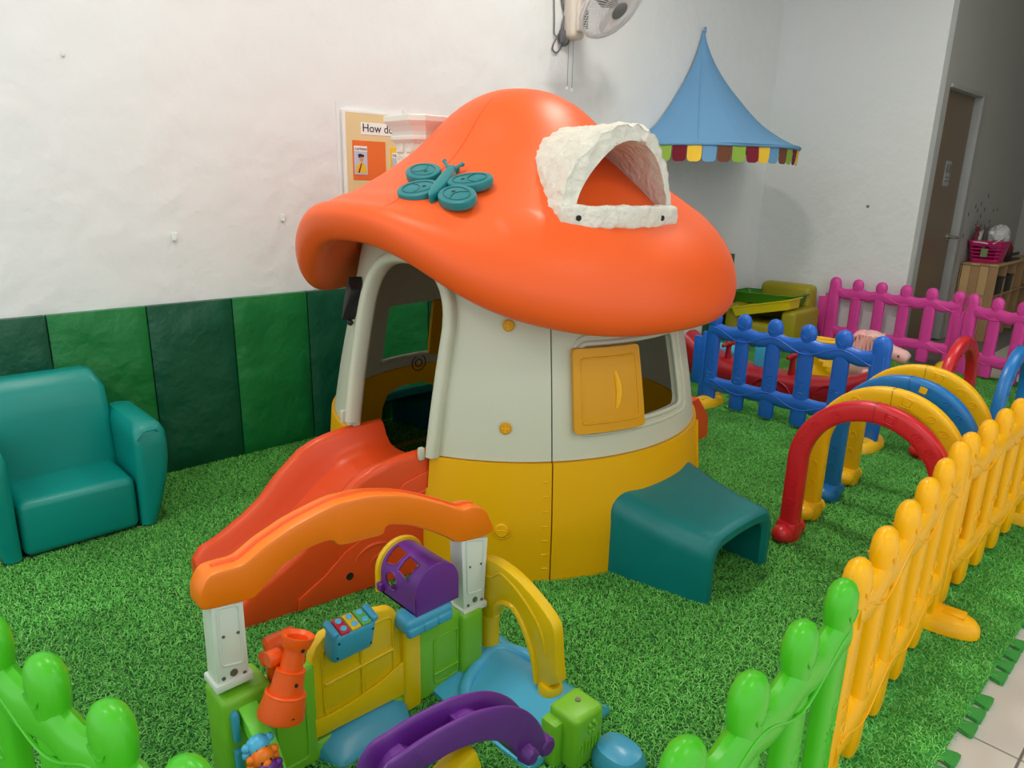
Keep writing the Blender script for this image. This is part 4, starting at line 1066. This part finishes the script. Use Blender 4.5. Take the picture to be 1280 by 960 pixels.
part('card', rbox((1.988+0.0975, yb, 1.16), (0.195, 0.003, 0.19), 0.0006, 1), M['cred'], ps, 0)
part('card', rbox((2.213+0.0975, yb, 1.14), (0.195, 0.003, 0.19), 0.0006, 1), M['corange'], ps, 0)
# cable trunking left of the board
struct('trim_1', rbox((1.925, YW-0.002, 1.22), (0.02, 0.006, 0.9), 0.002, 1), M['wall'])
# adhesive hooks and bumps on the wall
for (px, py), lb in (((218, 296), 'small white adhesive hook on the wall above the mid green panel, left one'), ((353, 272), 'small white adhesive hook on the wall just left of the orange roof'), ((78, 67), 'tiny white wall plug high on the left of the wall'), ((505, 141), 'small clear hook on the wall above the chimney')):
    h = wy(px, py, YW); t = thing('wall_hook', lb, 'hook', (h[0], YW, h[2])); s = 0.6 if py == 67 else 1.0
    part('hook_plate', rbox((h[0], YW-0.004, h[2]), (0.022*s, 0.008, 0.034*s), 0.003), M['pwhite'], t)
    if s == 1.0: part('hook_tip', tube([(h[0], YW-0.006, h[2]-0.008), (h[0], YW-0.02, h[2]-0.016), (h[0], YW-0.022, h[2]-0.004)], 0.004, 6), M['pwhite'], t)
h = wx(1085, 258, XR); solo('wall_plug', cyl((XR, h[1], h[2]), (XR-0.006, h[1], h[2]), 0.012, n=12), M['grey'], 'small grey wall plug on the right wall below the canopy shadow', 'wall plug')

# ================================================================== passage: shelf, basket
cr = thing('wooden_shelf', 'low pine plank shelf unit in the passage under the pink basket', 'shelf', (8.2, 1.8, -0.012))
for k in range(4):
    part('plank', rbox((7.612, 1.685+0.072*k+0.0, 0.33), (0.02, 0.07, 0.684), 0.002, 1), M['wood'] if k % 2 else M['wood2'], cr)
for k in range(4): part('top_plank', rbox((8.35, 1.685+0.072*k, 0.683), (1.52, 0.070, 0.02), 0.002, 1), M['wood'] if k % 2 == 0 else M['wood2'], cr)
for x in (7.95, 8.28, 8.61, 9.09): part('divider', rbox((x, 1.80, 0.33), (0.02, 0.29, 0.68), 0.002, 1), M['wood2'], cr)
part('shelf_board', rbox((8.35, 1.80, 0.40), (1.5, 0.28, 0.018), 0.002, 1), M['wood2'], cr); part('back_board', rbox((8.35, 1.945, 0.33), (1.5, 0.008, 0.67), 0.001, 1), M['wood2'], cr)
for x, lb in ((7.79, 'black storage bin in the left upper cell of the pine shelf'), (8.12, 'black storage bin in the second cell of the pine shelf')):
    t = thing('storage_bin', lb, 'bin', (x, 1.79, 0.41)); part('bin_shell', rbox((x, 1.775, 0.485), (0.27, 0.23, 0.15), 0.012), M['black'], t); part('bin_rim', rbox((x, 1.775, 0.56), (0.29, 0.25, 0.014), 0.005), M['black'], t)
bk = thing('basket', 'magenta slotted plastic basket on top of the pine shelf', 'basket', (7.80, 1.80, 0.694))
def bkr(k, z, n=40): return [(7.80+a*k, 1.80+b_*k, z) for a, b_ in rrect(-0.135, 0.135, -0.135, 0.135, 0.04, 9)]
V, F = [], []; rr = [bkr(0.82+0.24*q/12, 0.696+0.19*q/12) for q in range(13)]; n = len(rr[0])
for r in rr: V += r
for q in range(12):
    for j in range(n):
        if 2 <= q <= 9 and q % 2 == 0 and j % 3 != 0: continue
        F.append((q*n+j, q*n+(j+1) % n, (q+1)*n+(j+1) % n, (q+1)*n+j))
F.append(tuple(range(n)))
me = mk('basket_shell', (V, F)); me.materials.append(M['bask'])
o = part('basket_shell', me, M['bask'], bk); md = o.modifiers.new('thick', 'SOLIDIFY'); md.thickness = 0.005
part('basket_rim', tube(bkr(1.07, 0.886), 0.008, 6, closed=True), M['bask'], bk)
part('handle', tube(catmull([(7.655, 1.90, 0.88), (7.652, 1.83, 0.875), (7.652, 1.78, 0.868)], 4), 0.007, 6), M['pwhite'], bk, label='white handle'); part('handle', tube(catmull([(7.655, 1.74, 0.87), (7.655, 1.70, 0.90), (7.655, 1.665, 0.935)], 4), 0.007, 6), M['pwhite'], bk, label='white handle')
part('sticker', rbox((7.668, 1.80, 0.785), (0.003, 0.055, 0.075), 0.001, 1), M['green_sticker'], bk)
def crumple(c, s, seed):
    from mathutils import noise
    p = ball((0, 0, 0), 1, 20, 14)
    return tf(p, fn=lambda x, y, z: tuple(Vector(c)+Vector((x*s[0], y*s[1], z*s[2]))*(1+0.35*noise.noise(Vector((x, y, z))*2.2+Vector((seed, 0, 0))))))
solo('plastic_bag', crumple((7.80, 1.74, 0.93), (0.11, 0.09, 0.10), 3), M['bag'], 'crumpled clear plastic bag filling the right of the magenta basket', 'bag', smooth=20)
solo('plastic_bag', crumple((7.82, 1.86, 0.90), (0.09, 0.06, 0.08), 8), M['bag'], 'crumpled clear plastic bag at the left of the magenta basket', 'bag', smooth=20)
for x, y, m_, lb, hh in ((7.74, 1.905, M['maroonp'], 'small brown toy figure sticking up at the left of the basket', 0.13), (7.72, 1.83, M['stain'], 'small dark green toy figure sticking up in the middle of the basket', 0.13)):
    t = thing('toy_figure', lb, 'toy', (x, y, 0.87))
    part('figure_body', jn(blob([(x, y, 0.86), (x, y, 0.90), (x, y, 0.95), (x, y, 0.975)], [0.02, 0.024, 0.02, 0.012], 10), ball((x, y, 0.99), 0.02, 10, 8)), m_, t)
    part('horn', jn(cyl((x, y+0.012, 1.0), (x, y+0.024, 1.035), 0.006, 0.003, 6), cyl((x, y-0.012, 1.0), (x, y-0.024, 1.035), 0.006, 0.003, 6)), m_, t)
t = thing('bottle_rack', 'dark rack of small brown bottles beside the magenta basket', 'rack', (8.25, 1.80, 0.694))
part('rack_frame', jn(rbox((8.25, 1.80, 0.70), (0.5, 0.24, 0.012), 0.002), rbox((8.25, 1.90, 0.79), (0.5, 0.012, 0.17), 0.002), rbox((8.25, 1.70, 0.75), (0.5, 0.008, 0.03), 0.002)), M['black'], t)
for k in range(6): part('bottle', lathe([(0.028, 0.706), (0.03, 0.72), (0.03, 0.80), (0.012, 0.835), (0.012, 0.86), (0.001, 0.862)], 12, Matrix.Translation((8.06+0.075*k, 1.77, 0))), M['maroonp'], t)
# dark specks on the passage wall
spk = []
for px, py in ((1236, 245), (1220, 258), (1227, 255), (1231, 262), (1242, 263), (1247, 262), (1211, 268), (1226, 270), (1222, 263), (1222, 278), (1237, 277), (1204, 295)):
    h = wy(px, py, YE-0.002); spk.append(prism(ellipse(0, 0, 0.012, 0.02, 10), 0, 0.0015, 0, fn=lambda u, v, hh: (h[0]+u, YE-hh, h[2]+v)))
solo('wall_specks', jn(*spk), M['stain'], 'dark specks scattered on the passage wall above the magenta basket', 'stain', kind='stuff')

# ================================================================== toddler activity garden in the foreground
GY = 1.292
ag = thing('activity_garden', 'toddler activity garden with orange beam, lime walls, telescope and purple ramp in the foreground', 'activity centre', (0.8, 1.1, 0))
def fy(y0): return lambda u, v, h: (u, y0-h, v)
def ppx(lst, y): return [(wy(x, y_, y)[0], wy(x, y_, y)[2]) for x, y_ in lst]
# beam
yfb = GY-0.028
top = ppx([(252, 762), (251, 742), (260, 723), (271, 716), (287, 711), (305, 705), (330, 684), (350, 670), (371, 656), (417, 632), (440, 625), (464, 620), (490, 619), (511, 620), (535, 625), (558, 631), (570, 635), (580, 637), (590, 634), (599, 634), (608, 638), (613, 647), (616, 666)], yfb)
bot = ppx([(577, 679), (560, 673), (542, 666), (525, 661), (511, 658), (486, 658), (480, 669), (461, 675), (427, 683), (414, 677), (386, 687), (370, 698), (355, 709), (338, 728), (324, 744), (316, 750), (290, 757), (261, 764)], yfb)
beam = part('roof_beam', prism(catmull(top+bot, 3, True), 0.0, -0.062, 0.009, fn=fy(yfb)), M['orn'], ag, label='orange arched roof beam')
bl_ = top[3:20]
part('beam_groove', tube([(u, GY+0.004, v-0.0005) for u, v in bl_], 0.006, 6), M['orn2'], beam)
# white posts
def gpost(pxs, lab):
    c = ppx(pxs, GY-0.022)
    o = part('post', prism(c, 0.0, -0.05, 0.003, fn=fy(GY-0.022)), M['pwhite'], ag, label=lab)
    cx_ = sum(p[0] for p in c)/4; cz = sum(p[1] for p in c)/4
    def lerp(u, v):
        a = np.array(c[0])*(1-u)+np.array(c[1])*u; b2_ = np.array(c[3])*(1-u)+np.array(c[2])*u; q = a*(1-v)+b2_*v; return (q[0], GY-0.0235, q[1])
    part('post_inset', tube([lerp(u, v) for u, v in dense(rrect(0.17, 0.83, 0.26, 0.98, 0.06, 3), 0.12)], 0.002, 5, closed=True), M['pwhite'], o)
    part('post_screw', jn(*[cyl(Vector(lerp(u, v))+Vector((0, 0.003, 0)), Vector(lerp(u, v))+Vector((0, -0.001, 0)), r, n=10) for u, v, r in ((0.2, 0.1, 0.004), (0.85, 0.12, 0.004), (0.52, 0.15, 0.008), (0.3, 0.62, 0.003), (0.75, 0.64, 0.003))]), M['screw'], o)
    b0 = lerp(0, 0); b1 = lerp(1, 0)
    part('post_base', rbox(((b0[0]+b1[0])/2, GY+0.003, (b0[2]+b1[2])/2+0.006), (b1[0]-b0[0]+0.012, 0.066, 0.018), 0.004), M['pwhite'], o)
gpost([(272, 860), (313, 850), (304, 752), (263, 760)], 'left white post'); gpost([(580, 768), (605, 757), (610, 672), (577, 674)], 'right white post')
# lime pillars and wall panels
zl = 0.292; zr_ = 0.205
def gblock(x0, x1, y0, y1, z1, r=0.014): return rbox(((x0+x1)/2, (y0+y1)/2, z1/2), (x1-x0, y1-y0, z1), r, 3)
part('pillar', gblock(0.415, 0.522, GY-0.05, GY+0.05, zl), M['gg'], ag)
wl = part('wall_panel', gblock(0.515, 0.632, GY-0.02, GY+0.025, 0.262, 0.01), M['gg'], ag)
part('panel_inset', tube([(u, GY-0.021, v) for u, v in dense(rrect(0.535, 0.605, 0.03, 0.20, 0.01, 3), 0.05)], 0.003, 6, closed=True), M['gg'], wl)
wr = part('wall_panel', gblock(0.912, 1.055, GY-0.02, GY+0.025, 0.212, 0.01), M['gg'], ag)
part('panel_inset', jn(tube([(u, GY-0.021, v) for u, v in dense(rrect(0.963, 1.04, 0.035, 0.17, 0.008, 3), 0.05)], 0.003, 6, closed=True), tube([(0.96, GY-0.022, 0.065), (1.04, GY-0.022, 0.065)], 0.005, 6)), M['gg'], wr)
part('pillar', gblock(1.045, 1.118, GY-0.04, GY+0.045, zr_), M['gg'], ag)
part('threshold', gblock(0.60, 0.93, GY-0.018, GY+0.025, 0.05, 0.01), M['gg'], ag)
# yellow half door
dz0, dz1 = 0.055, 0.312
dpoly = [(0.622, dz0+0.012), (0.634, dz0), (0.872, dz0-0.008), (0.872, 0.235)]
dpoly = [(0.625, 0.062), (0.64, 0.055), (0.868, 0.05), (0.868, 0.24)] + [(0.868-0.035*(1-math.cos(rad(a))), 0.24+0.07*math.sin(rad(a))) for a in (20, 40, 60, 80)] + [(0.80, 0.318), (0.70, 0.322), (0.662, 0.316), (0.64, 0.298), (0.628, 0.27), (0.622, 0.23)]
dr = part('half_door', prism(dpoly, 0, -0.03, 0.006, fn=fy(GY-0.014)), M['gy'], ag, label='yellow half door')
part('door_hinge', gblock(0.866, 0.918, GY-0.028, GY+0.012, 0.232, 0.008), M['gy'], ag)
yd = GY-0.0155
part('door_mullion', jn(tube([(0.755, yd, 0.10), (0.752, yd, 0.30)], 0.005, 6), tube([(0.655, yd, 0.192), (0.84, yd, 0.198)], 0.005, 6), tube([(u, yd, v) for u, v in dense(rrect(0.652, 0.842, 0.105, 0.292, 0.02, 4), 0.05)], 0.003, 6, closed=True)), M['gy'], dr)
lp = [(0.624, 0.066), (0.868, 0.054), (0.868, 0.150), (0.80, 0.125), (0.72, 0.112), (0.66, 0.110), (0.624, 0.114)]
part('door_kick_panel', prism(lp, 0, 0.008, 0.003, fn=fy(GY-0.014)), M['gy'], dr)
# blue sill ramp under the door
rr = []
for k in range(11):
    f = k/10; y = GY+0.05-0.13*f
    rr.append([(0.752+a*(0.132-0.035*f*f), y, max(0.0, (0.062*math.cos(pi/2*f**1.5)+0.004))*max(0.0, b_)) for a, b_ in [(math.cos(t), math.sin(t)**0.5 if math.sin(t) > 0 else 0.0) for t in np.linspace(0, pi, 15)]])
V, F = loft(rr, cap=False, closed=True)
part('door_step', (V, F+[tuple(range(15)), tuple(150+j for j in range(15))]), M['gb'], ag, 60, label='blue rounded door step')
# keyboard
kc = Vector(tuple(wy(437, 795, GY-0.04)))
tl = Matrix.Rotation(rad(14), 4, 'X')
kb_ = part('keyboard', rbox(tuple(kc), (0.108, 0.052, 0.086), 0.014, 3, tl), M['gb'], ag, label='blue keyboard toy')
for s_ in (-1, 1): part('key_rail', cyl(kc+(tl @ Vector((s_*0.05, -0.022, 0.044))), kc+(tl @ Vector((s_*0.05, 0.026, 0.044))), 0.009, n=12, bev=0.003), M['gb'], kb_)
for k, mm in enumerate((M['btnr'], M['gy'], M['btng'])):
    ko = part('key', rbox(tuple(kc+(tl @ Vector((-0.027+0.027*k, 0.0, 0.044)))), (0.024, 0.048, 0.008), 0.003, 2, tl), mm, kb_)
part('key_button', jn(*[cyl(kc+(tl @ Vector((-0.027+0.027*k, s*0.012, 0.046))), kc+(tl @ Vector((-0.027+0.027*k, s*0.012, 0.052))), 0.0075, n=12, bev=0.002) for k in range(3) for s in (-1, 1)]), M['gb2'], kb_)
part('keyboard_screw', jn(*[cyl(kc+(tl @ Vector((sx, -0.0265, sz))), kc+(tl @ Vector((sx, -0.0245, sz))), 0.003, n=8) for sx in (-0.043, 0.043) for sz in (-0.022, 0.022)]), M['dark'], kb_)
# telescope
tp = Vector(tuple(wy(373, 793, GY-0.11))); bt = Vector(tuple(wy(350, 898, GY-0.125)))
mt, L = along(bt, tp)
tele = part('telescope', lathe([(0.001, 0.0), (0.040, 0.0), (0.046, 0.004), (0.047, 0.012), (0.040, L*0.30), (0.041, L*0.31), (0.038, L*0.325), (0.033, L*0.325), (0.029, L*0.58), (0.030, L*0.59), (0.027, L*0.60), (0.023, L*0.60), (0.021, L*0.84), (0.027, L*0.855), (0.033, L*0.97), (0.033, L), (0.029, L), (0.021, L-0.006), (0.017, L-0.03), (0.001, L-0.032)], 32, mt), M['orn2'], ag, 30, label='orange toy telescope')
hx = wy(345, 815, GY-0.04)
part('telescope_mount', jn(cyl((hx[0]-0.012, GY-0.02, hx[2]-0.01), (hx[0]+0.055, GY-0.03, hx[2]), 0.034, 0.032, 24, 0.006), rbox((hx[0]+0.025, GY-0.02, hx[2]-0.05), (0.075, 0.03, 0.10), 0.008), cyl((hx[0]-0.03, GY-0.03, hx[2]-0.012), (hx[0]-0.01, GY-0.03, hx[2]-0.01), 0.015, n=16, bev=0.003), cyl((hx[0]+0.022, GY-0.03, hx[2]-0.005), (hx[0]+0.030, GY-0.09, hx[2]-0.012), 0.012, n=14)), M['orn2'], tele)
part('dial', cyl(tp*0.68+bt*0.32+Vector((-0.012, 0.03, 0.004)), tp*0.68+bt*0.32+Vector((-0.040, 0.028, 0.006)), 0.018, n=10, bev=0.003), M['orn2'], tele)
part('telescope_hole', jn(*[cyl(c_+Vector((0, -r_+0.002, 0)), c_+Vector((0, -r_-0.0015, 0)), 0.004, n=8) for c_, r_ in ((bt*0.88+tp*0.12, 0.0445), (bt*0.52+tp*0.48, 0.031), (bt*0.12+tp*0.88, 0.0275))]), M['dark'], tele)
# mailbox on blue base
mb0 = wy(520, 766, 1.235); mb1 = wy(573, 752, 1.235)
mx0, mx1, mz0 = mb0[0], mb1[0], (mb0[2]+mb1[2])/2
mw_ = mx1-mx0; myf, myb = 1.235, 1.39; mcx = (mx0+mx1)/2
hgt = mw_*0.42
per = [(mx0, mz0), (mx0, mz0+hgt*0.5), (mx0, mz0+hgt)] + [(mcx-mw_/2*math.cos(rad(a)), mz0+hgt+mw_/2*math.sin(rad(a))) for a in range(12, 180, 12)] + [(mx1, mz0+hgt), (mx1, mz0+hgt*0.5), (mx1, mz0)]
cum = [0]
for i in range(1, len(per)): cum.append(cum[-1]+math.hypot(per[i][0]-per[i-1][0], per[i][1]-per[i-1][1]))
TL = cum[-1]
def mfn(u, v, h):
    x = float(np.interp(u, cum, [p[0] for p in per])); z = float(np.interp(u, cum, [p[1] for p in per]))
    n = Vector((x-mcx, 0, z-(mz0+hgt*0.7))).normalized(); p = Vector((x, v, z))+n*h
    return tuple(p)
sY = myb-myf
holes = [ellipse(TL*0.165, myf+sY*0.66, TL*0.075, sY*0.16, 18), [(TL*0.30, myf+sY*0.62), (TL*0.43, myf+sY*0.58), (TL*0.45, myf+sY*0.92), (TL*0.27, myf+sY*0.90)], [(TL*0.245, myf+sY*0.24), (TL*0.40, myf+sY*0.20), (TL*0.42, myf+sY*0.52), (TL*0.28, myf+sY*0.54)]]
mbx = part('mailbox', jn(sheet([(0, myf), (TL, myf), (TL, myb), (0, myb)], holes, 0.012, mfn, 0.004), prism(per, 0, 0.006, 0.002, fn=fy(myf+0.004)), prism([(mx0, mz0), (mx1, mz0), (mx1, mz0+0.005), (mx0, mz0+0.005)], -0.01, -(sY-0.004), 0, fn=fy(myf))), M['pur'], ag, 35, label='purple toy mailbox')
part('mailbox_door', jn(tube([(x, myb+0.004, z) for x, z in per], 0.0095, 8)), M['gy'], mbx, label='yellow rim of the mailbox')
part('mailbox_hinge', rbox((mx0-0.004, myb-0.01, mz0+0.02), (0.016, 0.02, 0.022), 0.004), M['pur'], mbx)
part('window_trim', jn(*[tube([mfn(u, v, 0.0) for u, v in dense(h_, 0.02)], 0.0022, 5, closed=True) for h_ in holes]), M['pur'], mbx)
bq0, bq1 = wy(508, 773, 1.228)[0], wy(568, 762, 1.228)[0]
part('mailbox_base', jn(rbox(((bq0+bq1)/2, 1.262, mz0-0.020), (bq1-bq0, 0.068, 0.042), 0.014, 3), *[rbox((bq0+(bq1-bq0)*f, 1.234, mz0-0.034), ((bq1-bq0)*0.34, 0.02, 0.028), 0.009, 3) for f in (0.2, 0.5, 0.8)]), M['gb'], ag, label='blue cloud shaped base')
# yellow side arch, in the plane x = AX
AX = 1.165
def pyz(lst, X=AX): return [(wx(x, y, X)[1], wx(x, y, X)[2]) for x, y in lst]
outer = pyz([(604, 768), (605, 735), (605, 702), (612, 695), (630, 702), (655, 722), (677, 747), (695, 772), (701, 790), (702, 815), (705, 850)])
inner = pyz([(678, 860), (677, 840), (672, 810), (662, 780), (650, 757), (637, 750), (628, 754), (624, 768)])
fxx = lambda X: (lambda u, v, h: (X-h, u, v))
arch = part('side_arch', prism([tuple(p) for p in catmull(outer, 3)]+[tuple(p) for p in catmull(inner, 3)], -0.012, 0.022, 0.006, fn=fxx(AX)), M['gy'], ag, label='yellow side arch')
mid = [((a[0]+b_[0])/2, (a[1]+b_[1])/2) for a, b_ in zip(pyz([(640, 722), (660, 745), (676, 768), (684, 790), (686, 815)]), pyz([(640, 735), (655, 752), (668, 775), (676, 795), (680, 820)]))]
part('arch_ridge', tube([(AX-0.022, p[0], p[1]) for p in catmull(inner[::-1]+[], 3)][2:-2], 0.008, 8), M['gy'], arch)
part('arch_relief', jn(tube([(AX-0.0225, p[0], p[1]) for p in catmull(pyz([(612, 714), (622, 718), (632, 713), (640, 719), (655, 735), (672, 760), (684, 785), (690, 812)]), 3)], 0.0035, 6)), M['gy'], arch)
pc_ = wx(611, 795, AX); q0 = fl(611, 828, 0.045)
ps0 = wx(611, 768, AX)
part('arch_socket', lathe([(0.022, 0.0), (0.027, 0.004), (0.0275, 0.02), (0.0265, 0.024), (0.0265, 0.085), (0.0275, 0.09), (0.0275, 0.102), (0.022, 0.106)], 24, Matrix.Translation((AX+0.004, ps0[1], ps0[2]-0.10))), M['gy'], ag)
pe = wx(691, 862, AX)
part('arch_socket', lathe([(0.028, -0.03), (0.028, 0.0), (0.032, 0.008), (0.032, 0.034), (0.027, 0.042)], 24, Matrix.Translation((AX-0.005, pe[1]+0.004, pe[2]-0.02))), M['gy'], ag)
# blue slide tray under the side arch
rr = []
for k in range(25):
    f = k/24; y = ps0[1]+0.03-0.40*f
    def rim(z): return z
    xs_ = [0.96, 0.98, 1.01, 1.05, 1.10, 1.14, 1.165, 1.19, 1.22, 1.25]
    edge = 0.012*(abs(2*f-1)**2.2)+0.004
    zz = [0.004, 0.010, 0.016, 0.022, 0.032, 0.042, 0.045, 0.042, 0.025, 0.004]
    rr.append([(x, y, z+edge) for x, z in zip(xs_, zz)]+[(x, y, 0.001) for x in reversed(xs_)])
part('blue_tray', loft(rr), M['gb2'], ag, 60, label='bright blue curved tray under the yellow arch')
part('tray_rim', tube(catmull([(0.985, 1.16, 0.004), (1.02, 1.215, 0.02), (1.08, 1.245, 0.034), (AX, 1.262, 0.042), (1.215, 1.22, 0.036), (1.23, 1.14, 0.028), (1.215, 1.06, 0.016)], 5), 0.018, 10), M['gb2'], ag)
# lime corner block with small relief
cb_ = part('corner_block', jn(gblock(1.035, 1.135, 0.845, 0.935, 0.142, 0.014), rbox((1.035, 0.91, 0.06), (0.05, 0.05, 0.12), 0.01, 2)), M['gg'], ag, label='lime corner block')
part('leaf_relief', jn(*[tube([(1.055+0.012*k, 0.844, 0.045), (1.058+0.012*k, 0.843, 0.07+0.008*(k % 2))], 0.003, 6) for k in range(6)], *[ball((1.09+0.012*math.cos(a), 0.844, 0.105+0.012*math.sin(a)), 0.006, 8, 6) for a in np.linspace(0, 2*pi, 6)[:-1]]), M['gg'], cb_)
part('block_screw', cyl((1.095, 0.895, 0.1415), (1.095, 0.895, 0.1445), 0.007, n=10), M['screw'], cb_)
part('side_foot', jn(loft([[(1.132+a, 0.795+b_, z) for a, b_ in sell(w, d, 20, 2.6)] for z, w, d in ((0, .052, .062), (.03, .052, .062), (.05, .042, .052), (.058, .02, .03))])), M['gb'], ag, label='blue side foot')
# purple ball ramp: a channel bent into an arch
nr = [(470, 985), (486, 957), (508, 941), (530, 926), (552, 913), (575, 901), (592, 893), (609, 888), (630, 884), (647, 885), (662, 891), (674, 902), (682, 917), (683, 930)]
yn, yfar = 0.835, 0.902
outl = [tuple(p) for p in catmull(ppx(nr, yn), 3)]
inl = ppx([(510, 1005), (523, 975), (536, 960), (550, 951), (564, 943), (580, 936), (597, 930), (614, 927), (631, 930), (640, 936), (644, 943), (650, 950), (660, 952), (672, 948)], yn)
inl = [tuple(p) for p in catmull(inl, 3)]
rr = []
nO = len(outl)
def pocket(k):
    f = k/(nO-1)
    return 0.12 if 0.16 < f < 0.40 or 0.56 < f < 0.74 else 0.62
for q, ((xo, zo), (xi, zi)) in enumerate(zip(outl, inl)):
    o_ = Vector((xo, 0, zo)); i_ = Vector((xi, 0, zi)); d_ = o_-i_
    P_ = lambda y, k: tuple(i_+d_*k+Vector((0, y, 0)))
    b_ = pocket(q)
    rr.append([P_(yn+0.004, 0.0), P_(yn, 0.06), P_(yn, 0.93), P_(yn+0.003, 0.99), P_(yn+0.007, 1.0), P_(yn+0.011, 0.96), P_(yn+0.015, 0.70), P_(yn+0.018, b_), P_(yfar-0.018, b_), P_(yfar-0.015, 0.70), P_(yfar-0.011, 0.96), P_(yfar-0.007, 1.0), P_(yfar-0.003, 0.99), P_(yfar, 0.93), P_(yfar, 0.06), P_(yfar-0.004, 0.0)])
ramp = part('ball_ramp', loft(rr), M['pur'], ag, 45, label='purple arched ball ramp')
km = int(nO*0.47); o_ = Vector((outl[km][0], 0, outl[km][1])); i_ = Vector((inl[km][0], 0, inl[km][1])); c_ = i_+(o_-i_)*0.64
part('ramp_emblem', tf(ball((0, 0, 0), 0.017, 16, 8, (1.2, 1, 0.25)), Matrix.Translation(c_+Vector((0, (yn+yfar)/2, 0)))), M['pur'], ramp)
kb2 = wy(658, 941, yn)
part('ramp_knob', jn(cyl((kb2[0], yn+0.01, kb2[2]), (kb2[0], yn-0.022, kb2[2]), 0.022, 0.018, 16, 0.005), cyl((outl[-1][0]+0.005, (yn+yfar)/2+0.03, outl[-1][1]-0.012), (outl[-1][0]+0.005, yn-0.004, outl[-1][1]-0.012), 0.022, n=16, bev=0.005)), M['pur'], ramp)
part('yellow_support', rbox(tuple(wy(570, 962, 0.86)), (0.09, 0.05, 0.06), 0.012, 2, Matrix.Rotation(rad(-18), 4, 'Y')), M['gy'], ag)
# bead arc on the left pillar
pth = [wx(306, 884, 0.47)]
q1 = Vector(tuple(wy(311, 884, GY-0.055))); q2 = Vector(tuple(wy(332, 925, GY-0.13))); q3 = Vector(tuple(wy(352, 985, GY-0.17)))
arcp = catmull([tuple(q1+Vector((0, 0.05, 0.004))), tuple(q1), tuple(q2), tuple(q3), tuple(q3+Vector((0.005, -0.02, -0.06)))], 6)
ba = part('bead_arc', sweep(arcp, sell(0.020, 0.004, 12, 4), up=(0, -0.7, 0.7)), M['gl'], ag, label='bright lime bead arc')
part('arc_web', jn(loft([[tuple(Vector(p)+Vector((-0.017, 0.002, -0.004))), tuple(Vector(p)+Vector((-0.013, 0.002, -0.004))), tuple(Vector(p)+Vector((-0.013, 0.0, -0.03-0.03*k/len(arcp)))), tuple(Vector(p)+Vector((-0.017, 0.0, -0.03-0.03*k/len(arcp))))] for k, p in enumerate(arcp)])), M['gl'], ba)
part('blue_clip', jn(rbox((q1.x-0.03, GY-0.056, q1.z-0.03), (0.014, 0.02, 0.07), 0.005), rbox((q1.x-0.03, GY-0.056, q1.z-0.13), (0.014, 0.02, 0.09), 0.005)), M['gb'], ag)
def bead(c, r, m_, lab):
    c = Vector(c)
    o = part('animal_bead', jn(ball(c, r, 18, 12, (1.15, 0.95, 0.95)), ball(c+Vector((0, -r*0.8, -r*0.25)), r*0.5, 12, 8), *[ball(c+Vector((s*r*1.15, -0.1*r, zz*r)), r*0.42, 10, 8) for s in (-1, 1) for zz in (0.3, -0.45)]), m_, ag, 60, label=lab)
    part('bead_eye', jn(*[ball(c+Vector((s*r*0.42, -r*0.88, r*0.12)), r*0.11, 8, 6) for s in (-1, 1)]), M['dark'], o)
bead(wy(322, 931, GY-0.128), 0.021, M['gb2'], 'blue animal bead'); bead(wy(328, 946, GY-0.148), 0.021, M['orn'], 'orange animal bead'); bead(wy(334, 962, GY-0.165), 0.020, M['pur'], 'purple animal bead')
